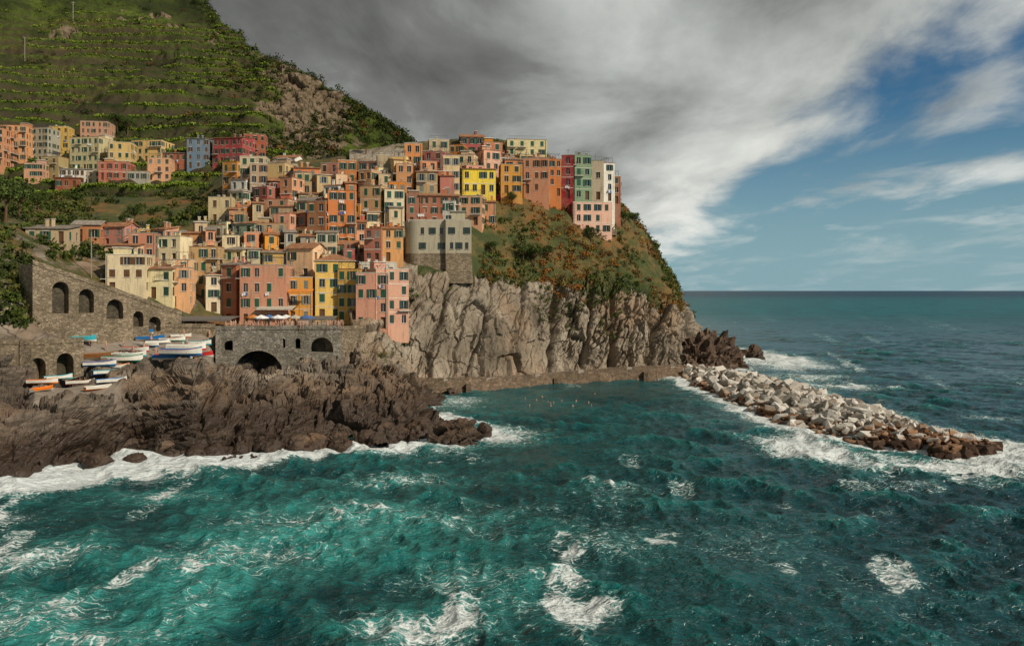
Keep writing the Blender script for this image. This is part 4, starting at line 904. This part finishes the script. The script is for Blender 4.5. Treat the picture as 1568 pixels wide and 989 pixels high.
for k in range(60):
    yy=R.uniform(153.3,162);px=R.uniform(345,528);put(R.choice(pms),(px-CXP)/FOC*yy,yy,ZP+.005,R.uniform(0,6.3),R.uniform(.94,1.04))
for k in range(18):
    px=R.uniform(135,325);py=R.uniform(515,548);g=ray(px,py)
    if g is not None: put(R.choice(pms),g.x,g.y,ground(g.x,g.y)+.0,R.uniform(0,6.3))
for k in range(9):
    px=R.uniform(650,900);Yp=np.interp(px,[q_[0] for q_ in pl],[q_[1] for q_ in pl])+.6;put(R.choice(pms),(px-CXP)/FOC*Yp,Yp,2.5,R.uniform(0,6.3))
for k in range(14):
    px=R.uniform(800,915);py=R.uniform(603,622);x,y=SW(px,py);put(R.choice(pms),x,y,-1.40,R.uniform(0,6.3),1,'swimmer')
# ================================================================= CANOPIES, PARASOLS, POLES
def canopy(a0,a1,bt,Y,dep,mat,name='restaurant_canopy'):
    p,q_=S(a0,bt,Y),S(a1,bt,Y);m=MB();h=p.z-ZP;w_=q_.x-p.x
    m.box((0,0,-.1),(w_,0,0),(0,dep,.5),(0,0,.08));m.bx(0,w_,-.03,-.005,-.35,-.1)
    k=0
    while k<=w_: m.bx(k,k+.08,0.02,.1,-h,-.1,1);k+=2.4
    m.obj(name,[mat,M_iron],None,Matrix.Translation(p))
M_cd=simple('grey_canopy',C(.14,.125,.11),.8)
canopy(262,352,489,157,6,M_cd);canopy(392,448,472,164,3,M_aw,'awning');canopy(440,478,446,166.5,1.4,M_awo,'awning');canopy(455,512,488,160,3,M_cd)
for (px,Yp,mm) in((400,157,M_lin),(412,159,M_linr),(426,157,M_lin),(438,158.5,M_lin),(452,157,M_aw),(470,157,M_linr),(388,159,M_awo)):
    m=MB();n_=10;r=1.5
    for k in range(n_):
        a_=2*math.pi*k/n_;b2=2*math.pi*(k+1)/n_;m.tri((r*math.cos(a_),r*math.sin(a_),2.2),(r*math.cos(b2),r*math.sin(b2),2.2),(0,0,2.75))
        m.quad((r*math.cos(a_),r*math.sin(a_),2.2),(r*math.cos(b2),r*math.sin(b2),2.2),(r*math.cos(b2),r*math.sin(b2),2.02),(r*math.cos(a_),r*math.sin(a_),2.02))
    m.bx(-.03,.03,-.03,.03,0,2.7,1);m.bx(-.3,.3,-.3,.3,0,.08,1)
    m.obj('parasol',[mm,M_iron],None,Matrix.Translation(((px-CXP)/FOC*Yp,Yp,ZP+.005)))
def pole(px,pb,h,name='utility_pole',arm=True,r=.12):
    g=ray(px,pb)
    if g is None:return
    m=MB();m.bx(-r,r,-r,r,-1,h)
    if arm:
        m.bx(-1.1,1.1,-.07,.07,h-.9,h-.75);m.bx(-.8,.8,-.07,.07,h-1.9,h-1.78)
        for x in(-1,-.4,.4,1): m.bx(x-.06,x+.06,-.06,.06,h-.75,h-.5)
    m.obj(name,[M_conc],None,Matrix.Translation(g))
pole(38,95,14);pole(112,32,12);pole(140,425,9,'flagpole',False,.07)
print('objects',len(bpy.data.objects))
